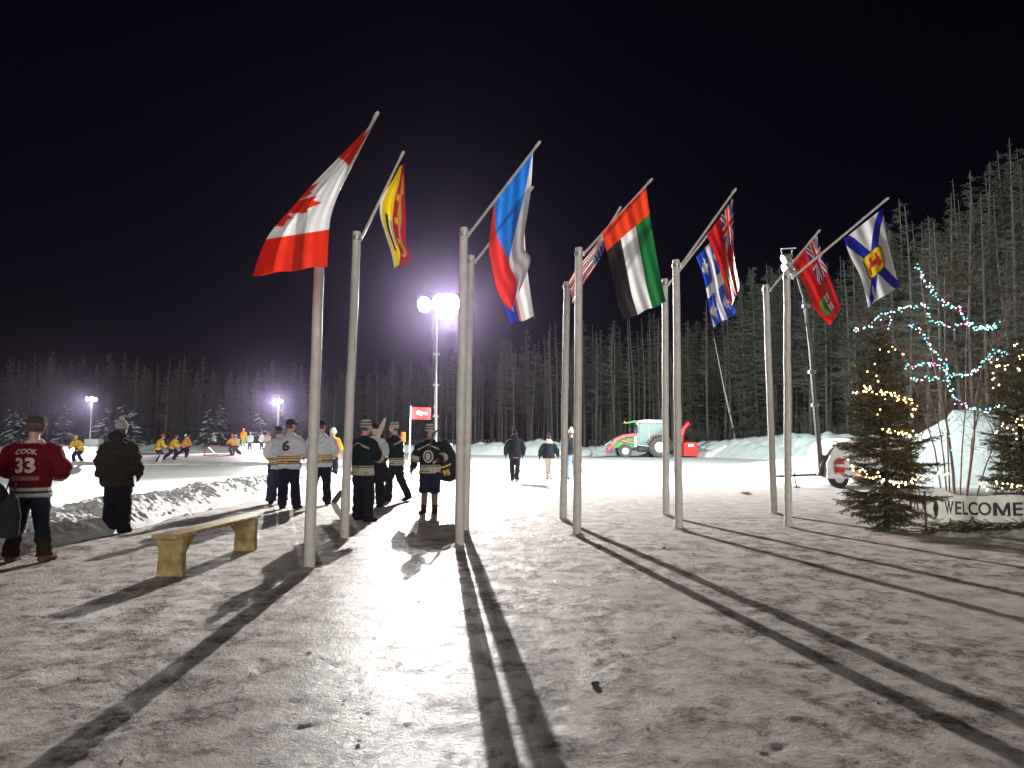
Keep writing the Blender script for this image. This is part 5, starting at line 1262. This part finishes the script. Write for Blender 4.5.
# ------------------------------------------------------------------ fairy lights
bm_ = MB(); bm_.loft([(0, 0, -.016), (0, 0, -.010), (0, 0, .0), (0, 0, .010), (0, 0, .015)], [.005, .011, .013, .010, .003], n=8)
BULB = {k: bm_.mesh('bulb', m) for k, m in (('warm', mat_b_warm), ('teal', mat_b_teal), ('pink', mat_b_pink), ('white', mat_b_white), ('blue', mat_b_blue))}
def light_string(label, pts, D, cols, seed, gap=4.6, jit=2.2, group=None, dj=.08, size=1.0, sag=0):
    rd = random.Random(seed); o3 = at(*pts[0], D); root = empty('light_string', o3, 0, label, 'fairy lights', group)
    P = []
    for a, b in zip(pts, pts[1:]):
        l = math.hypot(b[0] - a[0], b[1] - a[1]); n = max(1, round(l / gap))
        for i in range(n): t = (i + rd.uniform(-.3, .3)) / n; P.append((a[0] + (b[0] - a[0]) * t + rd.gauss(0, jit), a[1] + (b[1] - a[1]) * t + rd.gauss(0, jit)))
    W = [at(x, y, D + rd.gauss(0, dj)) - o3 for x, y in P[:98]]
    wm = MB(); wm.tube(W, .0035, n=4); wm.build('wire', mat_dark, root)
    for w in W:
        o = bpy.data.objects.new('bulb', BULB[rd.choice(cols)]); COL.objects.link(o); o.parent = root; o.location = w + V((0, -.008, -.01)); o.rotation_euler = (rd.uniform(-1, 1), rd.uniform(-1, 1), 0); o.scale = (size * rd.uniform(.65, 1.1),) * 3
MC = ['teal', 'pink', 'white', 'blue', 'teal', 'white', 'white', 'teal']
gM = 'coloured light strings on the birch clump'; gW = 'warm light strings on the fir trees'
light_string('coloured light string running down from the topmost birch tip', [(916, 266), (924, 279), (935, 295), (943, 303), (959, 309), (967, 322), (980, 328), (999, 324)], 13.2, MC, 1, 1.6, 1.5, gM)
light_string('coloured light string with the bow on the left birch branch', [(853, 330), (869, 326), (881, 316), (900, 309), (920, 303), (926, 309), (930, 320), (951, 326), (967, 324), (985, 329), (998, 325)], 13.1, MC, 2, 1.9, 1.6, gM)
light_string('short coloured light string dangling below the left birch bow', [(889, 328), (890, 316)], 13.1, MC, 3, 3.2, 1.0, gM)
light_string('coloured light string winding down the middle birch stem', [(908, 324), (924, 334), (933, 350), (943, 361), (949, 383), (955, 400), (967, 408), (986, 410), (1002, 406), (1012, 402)], 13.0, MC, 4, 2.0, 1.5, gM)
light_string('coloured light string swinging level to the right fir tree', [(906, 368), (924, 363), (939, 365), (951, 373), (967, 375), (978, 367), (994, 353), (1012, 354)], 13.0, MC, 5, 1.7, 1.5, gM)
light_string('short coloured light string below the level one', [(910, 379), (928, 377), (943, 379)], 13.05, MC, 6, 2.0, 1.2, gM)
light_string('faint coloured light string low in front of the snow mound', [(930, 436), (948, 428), (958, 452), (976, 448), (992, 454)], 13.4, MC, 7, 6.5, 2.0, gM)
f1 = fb1.y
light_string('warm light string round the middle of the left fir', [(858, 394), (864, 387), (880, 393), (903, 394), (914, 408), (911, 414)], f1 - .40, ['warm'], 11, 1.7, 2.4, gW, .07)
light_string('warm light string below the middle of the left fir', [(884, 431), (894, 432), (908, 434), (922, 438), (928, 428)], f1 - .52, ['warm'], 12, 2.0, 2.0, gW, .07)
light_string('warm light string round the foot of the left fir', [(849, 462), (858, 470), (868, 476), (886, 478), (902, 484), (916, 478), (926, 475), (938, 473), (950, 470)], f1 - .66, ['warm'], 13, 2.6, 1.8, gW, .07)
light_string('sparse warm light string near the top of the left fir', [(882, 352), (898, 346), (908, 352)], f1 - .2, ['warm'], 14, 6, 2.5, gW, .05)
light_string('sparse warm light string between the upper tiers of left fir', [(870, 372), (878, 365), (880, 414), (872, 420)], f1 - .4, ['warm'], 18, 9, 3, gW, .05)
f2 = 12.9
light_string('warm light string high on the right edge fir', [(1012, 342), (1020, 356), (1016, 368), (996, 362), (993, 380), (996, 392)], f2 - .35, ['warm'], 15, 3.6, 2.6, gW, .07)
light_string('warm light string round the middle of right edge fir', [(998, 432), (1004, 422), (1012, 424), (1022, 418), (1016, 440)], f2 - .5, ['warm'], 16, 3.6, 2.6, gW, .07)
light_string('warm light string round the foot of right edge fir', [(978, 488), (986, 484), (998, 486), (1008, 483), (1022, 487), (1034, 484)], f2 - .68, ['warm'], 17, 2.9, 2.2, gW, .07)

# ------------------------------------------------------------------ WELCOME banner
bp_ = [(923.5, 11.85), (935, 12.02), (948, 12.15), (960, 12.12), (975, 11.98), (1000, 11.92), (1030, 11.95), (1075, 12.0)]
pl = [at(px, 437, D) for px, D in bp_]; org = V((pl[0].x, pl[0].y, 0)); pl = [V((p.x - org.x, p.y - org.y)) for p in pl]
Ls = [0]
for a, b in zip(pl, pl[1:]): Ls.append(Ls[-1] + (b - a).length)
def bpt(s, z, d=0):
    x = float(np.interp(s, Ls, [p.x for p in pl])); y = float(np.interp(s, Ls, [p.y for p in pl])); return V((x, y - d + .012 * math.sin(s * 11 + z * 4), z))
root = empty('welcome_banner', org, 0, 'curved pale banner reading WELCOME in dark capitals between the fir trees', 'banner')
N_ = 70; topz = lambda s: .56 + .10 * math.exp(-((s - .42) / .24) ** 2) + .02 * math.sin(s * 5); zb_ = .04
mb = MB(); mb.add([bpt(Ls[-1] * i / N_, zb_ + (topz(Ls[-1] * i / N_) - zb_) * j / 10) for i in range(N_ + 1) for j in range(11)], [(i * 11 + j, (i + 1) * 11 + j, (i + 1) * 11 + j + 1, i * 11 + j + 1) for i in range(N_) for j in range(10)])
bc_ = mb.build('banner_cloth', M('pale_vinyl', (.42, .43, .37), .5, .07, 6, transl=.3), root)
sol = None
xs_px = lambda px: float(np.interp(px, [q[0] for q in bp_], Ls))
letters = [('W', 946), ('E', 954.5), ('L', 961), ('C', 969), ('O', 981), ('M', 997.5), ('E', 1014)]
wid = [8.5, 6, 5, 10, 13, 17, 10]
for (ch, px), w in zip(letters, wid):
    if ch == 'M':
        q_ = [[(0, 0), (.2, 0), (.2, 1), (0, 1)], [(.8, 0), (1, 0), (1, 1), (.8, 1)], [(.2, 1), (.2, .62), (.43, .02), (.5, .02), (.5, .35)], [(.8, 1), (.5, .35), (.5, .02), (.57, .02), (.8, .62)]]
        p_, f_ = [], []
        for g_ in q_: f_.append(tuple(range(len(p_), len(p_) + len(g_)))); p_ += [(x_, z_ * .225) for x_, z_ in g_]
    else: p_, f_ = text_mesh(ch, .225, bold=.018)
    x0 = min(q[0] for q in p_); x1 = max(q[0] for q in p_); s0 = xs_px(px - w / 2); s1 = xs_px(px + w / 2)
    mb = MB(); mb.add([bpt(s0 + (s1 - s0) * (x - x0) / (x1 - x0), .225 + z, .012) for x, z in p_], f_); mb.build('letter', mat_black, bc_, smooth=False)
mb = MB(); c_ = xs_px(932); pts_ = [(.075 * math.cos(a) * (1 if math.sin(a) > -.2 else .8), .33 + .13 * math.sin(a)) for a in [2 * math.pi * i / 24 for i in range(24)]]
mb.add([bpt(c_ + x, z, .012) for x, z in pts_], [tuple(range(24))]); mb.build('emblem', mat_black, bc_, smooth=False)
mb = MB()
for (x, z, w, h) in ((0, .40, .05, .012), (-.02, .37, .05, .012), (.015, .33, .06, .012), (0, .28, .04, .012)): mb.add([bpt(c_ + x - w / 2, z, .018), bpt(c_ + x + w / 2, z, .018), bpt(c_ + x + w / 2, z + h, .018), bpt(c_ + x - w / 2, z + h, .018)], [(0, 1, 2, 3)])
mb.build('emblem_detail', mat_birch, bc_, smooth=False)
for s in (0.0, xs_px(1055)):
    mb = MB(); q = bpt(s, 0); mb.loft([(q.x - .012, q.y + .02, -.1), (q.x - .012, q.y + .02, .64)], [.018, .018], n=6); mb.build('stake', mat_wood if s else mat_bark, root)
# boughs heaped at its foot
nv, nf = [], []; rd = random.Random(21)
for i in range(300):
    px = rd.uniform(916, 1050); D = rd.uniform(11.3, 11.8); o = at(px, 437, D); o.z = rd.uniform(.0, .14); az = rd.uniform(0, 6.28); dd = V((math.cos(az), math.sin(az) * .6, rd.uniform(-.05, .28))).normalized(); l = rd.uniform(.15, .42); e = o + dd * l
    spike(nv, nf, o, e, .006, (0, 0, 1)); sv = dd.cross(V((0, 0, 1))).normalized()
    for q in range(int(l / .006)):
        c = o.lerp(e, rd.random()); n_d = (dd * .7 + sv * rd.choice((-1, 1)) * .8 + V((0, 0, rd.uniform(-.2, .4)))).normalized() * rd.uniform(.03, .05); wd = n_d.cross(V((rd.random(), rd.random(), rd.random()))).normalized() * .004
        k = len(nv); nv += [tuple(c - wd), tuple(c + wd), tuple(c + n_d)]; nf.append((k, k + 1, k + 2))
me = bpy.data.meshes.new('fir_boughs'); me.from_pydata(nv, [], nf); me.materials.append(mat_needle); o = bpy.data.objects.new('fir_boughs', me); COL.objects.link(o); o['kind'] = 'stuff'; tag(o, 'dark cut fir boughs heaped along the foot of the WELCOME banner')
# twig lump and clod lying on the snow
q = gp(747, 495); vs, fs = [], []
for i in range(60): a = V((rd.gauss(0, .06), rd.gauss(0, .06), rd.uniform(0, .05))); spike(vs, fs, a, a + V((rd.gauss(0, .07), rd.gauss(0, .07), rd.uniform(0, .09))), .006, (0, 0, 1))
me = bpy.data.meshes.new('twig_heap'); me.from_pydata(vs, [], fs); me.materials.append(mat_birch); o = bpy.data.objects.new('twig_heap', me); COL.objects.link(o); o.location = q; tag(o, 'small brown heap of twigs lying on the snow before the right poles', 'twigs')
for px, py, r, lab in ((595, 687, .022, 'small dark clod of ice lying alone in the right foreground'), (664, 549, .02, 'small dark ice clod lying behind the middle right flagpoles')):
    mb = MB(); mb.ball((0, 0, r * .5), (r * 1.3, r, r * .8), n=9, m=6); me = remesh(mb, .006, 0); wrinkle(me, .004, (40, 40, 40)); me.materials.append(mat_barkdark)
    o = bpy.data.objects.new('ice_clod', me); COL.objects.link(o); o.location = gp(px, py) + V((0, 0, .008)); tag(o, lab, 'clod')

# snow laden little spruces on the left forest edge
SN = []
for i in range(3):
    rd3 = random.Random(60 + i); vs, fs, mi = [], [], []
    for w in range(16):
        f = w / 16; z = .2 + 3.2 * f; r = 1.15 * (1 - f) ** .8 + .1
        for k in range(11):
            az = rd3.uniform(0, 6.28); rr = r * rd3.uniform(.6, 1.1); e = V((math.cos(az) * rr, math.sin(az) * rr, z - rd3.uniform(.1, .5) * rr)); o = V((0, 0, z)); sno = rd3.random() < .16
            for q in range(6):
                c = o.lerp(e, q / 6); e2 = c + V((math.cos(az + rd3.gauss(0, .6)), math.sin(az + rd3.gauss(0, .6)), rd3.uniform(-.5, .1))) * rr * .4
                n0 = len(fs); spike(vs, fs, c, e2, .05 if not sno else .06, (0, 0, 1)); mi += [1 if sno else 0] * (len(fs) - n0)
    me = bpy.data.meshes.new('foliage'); me.from_pydata(vs, [], fs); me.materials.append(mat_needle_far); me.materials.append(mat_snow_c); me.polygons.foreach_set('material_index', mi); me.update(); SN.append(me)
rd = random.Random(77)
for i in range(20):
    px = rd.uniform(-20, 265); D = edge_depth(px) - rd.uniform(1, 4); root = bpy.data.objects.new('small_spruce', SN[i % 3]); COL.objects.link(root); root.location = (at(px, 437, D).x, D, .3); root.rotation_euler = (0, 0, rd.uniform(0, 6))
    tag(root, 'small snow laden spruce at the dark forest foot beyond the rink', 'tree', 'small snow laden spruces beyond the rink'); root.scale = (rd.uniform(.6, 1.9),) * 3

# ------------------------------------------------------------------ thin violet haze added to imitate lens glow round the flood lights
mb = MB(); mb.box((-20, 90, 12.5), (420, 330, 29)); hz = mb.build('haze', [], smooth=False); hz['kind'] = 'stuff'; tag(hz, 'thin added haze imitating lens glow round the flood lights')
hm = bpy.data.materials.new('glare_haze'); hm.use_nodes = True; hn = hm.node_tree; hn.nodes.clear()
pv = hn.nodes.new('ShaderNodeVolumePrincipled'); pv.inputs['Density'].default_value = .00013; pv.inputs['Anisotropy'].default_value = .93; pv.inputs['Color'].default_value = (.72, .58, 1.0, 1)
ho_ = hn.nodes.new('ShaderNodeOutputMaterial'); hn.links.new(pv.outputs[0], ho_.inputs['Volume']); hz.data.materials.append(hm)
# ------------------------------------------------------------------ world, fill, render
w = bpy.data.worlds.new('World'); S.world = w; w.use_nodes = True; nt = w.node_tree
sky = nt.nodes.new('ShaderNodeTexSky'); sky.sky_type = 'NISHITA'; sky.sun_disc = False
EL, AZ = R(8), R(166)           # weak, broad light from behind the camera
sky.sun_elevation = EL; sky.sun_rotation = AZ
bg = nt.nodes['Background']; tint = nt.nodes.new('ShaderNodeVectorMath'); tint.operation = 'MULTIPLY'; tint.inputs[1].default_value = (1.05, .62, 1.15)
nt.links.new(sky.outputs[0], tint.inputs[0]); nt.links.new(tint.outputs[0], bg.inputs['Color']); bg.inputs['Strength'].default_value = .0013
sl = bpy.data.lights.new('fill_light', 'SUN'); sl.energy = 2.05; sl.angle = R(35); sl.color = (1, .95, .9)  # added fill standing in for an unseen light behind the camera
so = bpy.data.objects.new('fill_light', sl); COL.objects.link(so)
dv = V((math.sin(AZ) * math.cos(EL), math.cos(AZ) * math.cos(EL), math.sin(EL)))     # towards the light
so.rotation_euler = (-dv).to_track_quat('-Z', 'Y').to_euler()
S.view_settings.view_transform = 'Standard'; S.view_settings.look = 'None'; S.view_settings.exposure = 0; S.view_settings.gamma = 1
S.render.engine = 'CYCLES'
S.cycles.use_denoising = True; S.cycles.max_bounces = 6; S.cycles.diffuse_bounces = 3; S.cycles.glossy_bounces = 3; S.cycles.transmission_bounces = 4
S.cycles.sample_clamp_indirect = 4; S.cycles.caustics_reflective = False; S.cycles.caustics_refractive = False
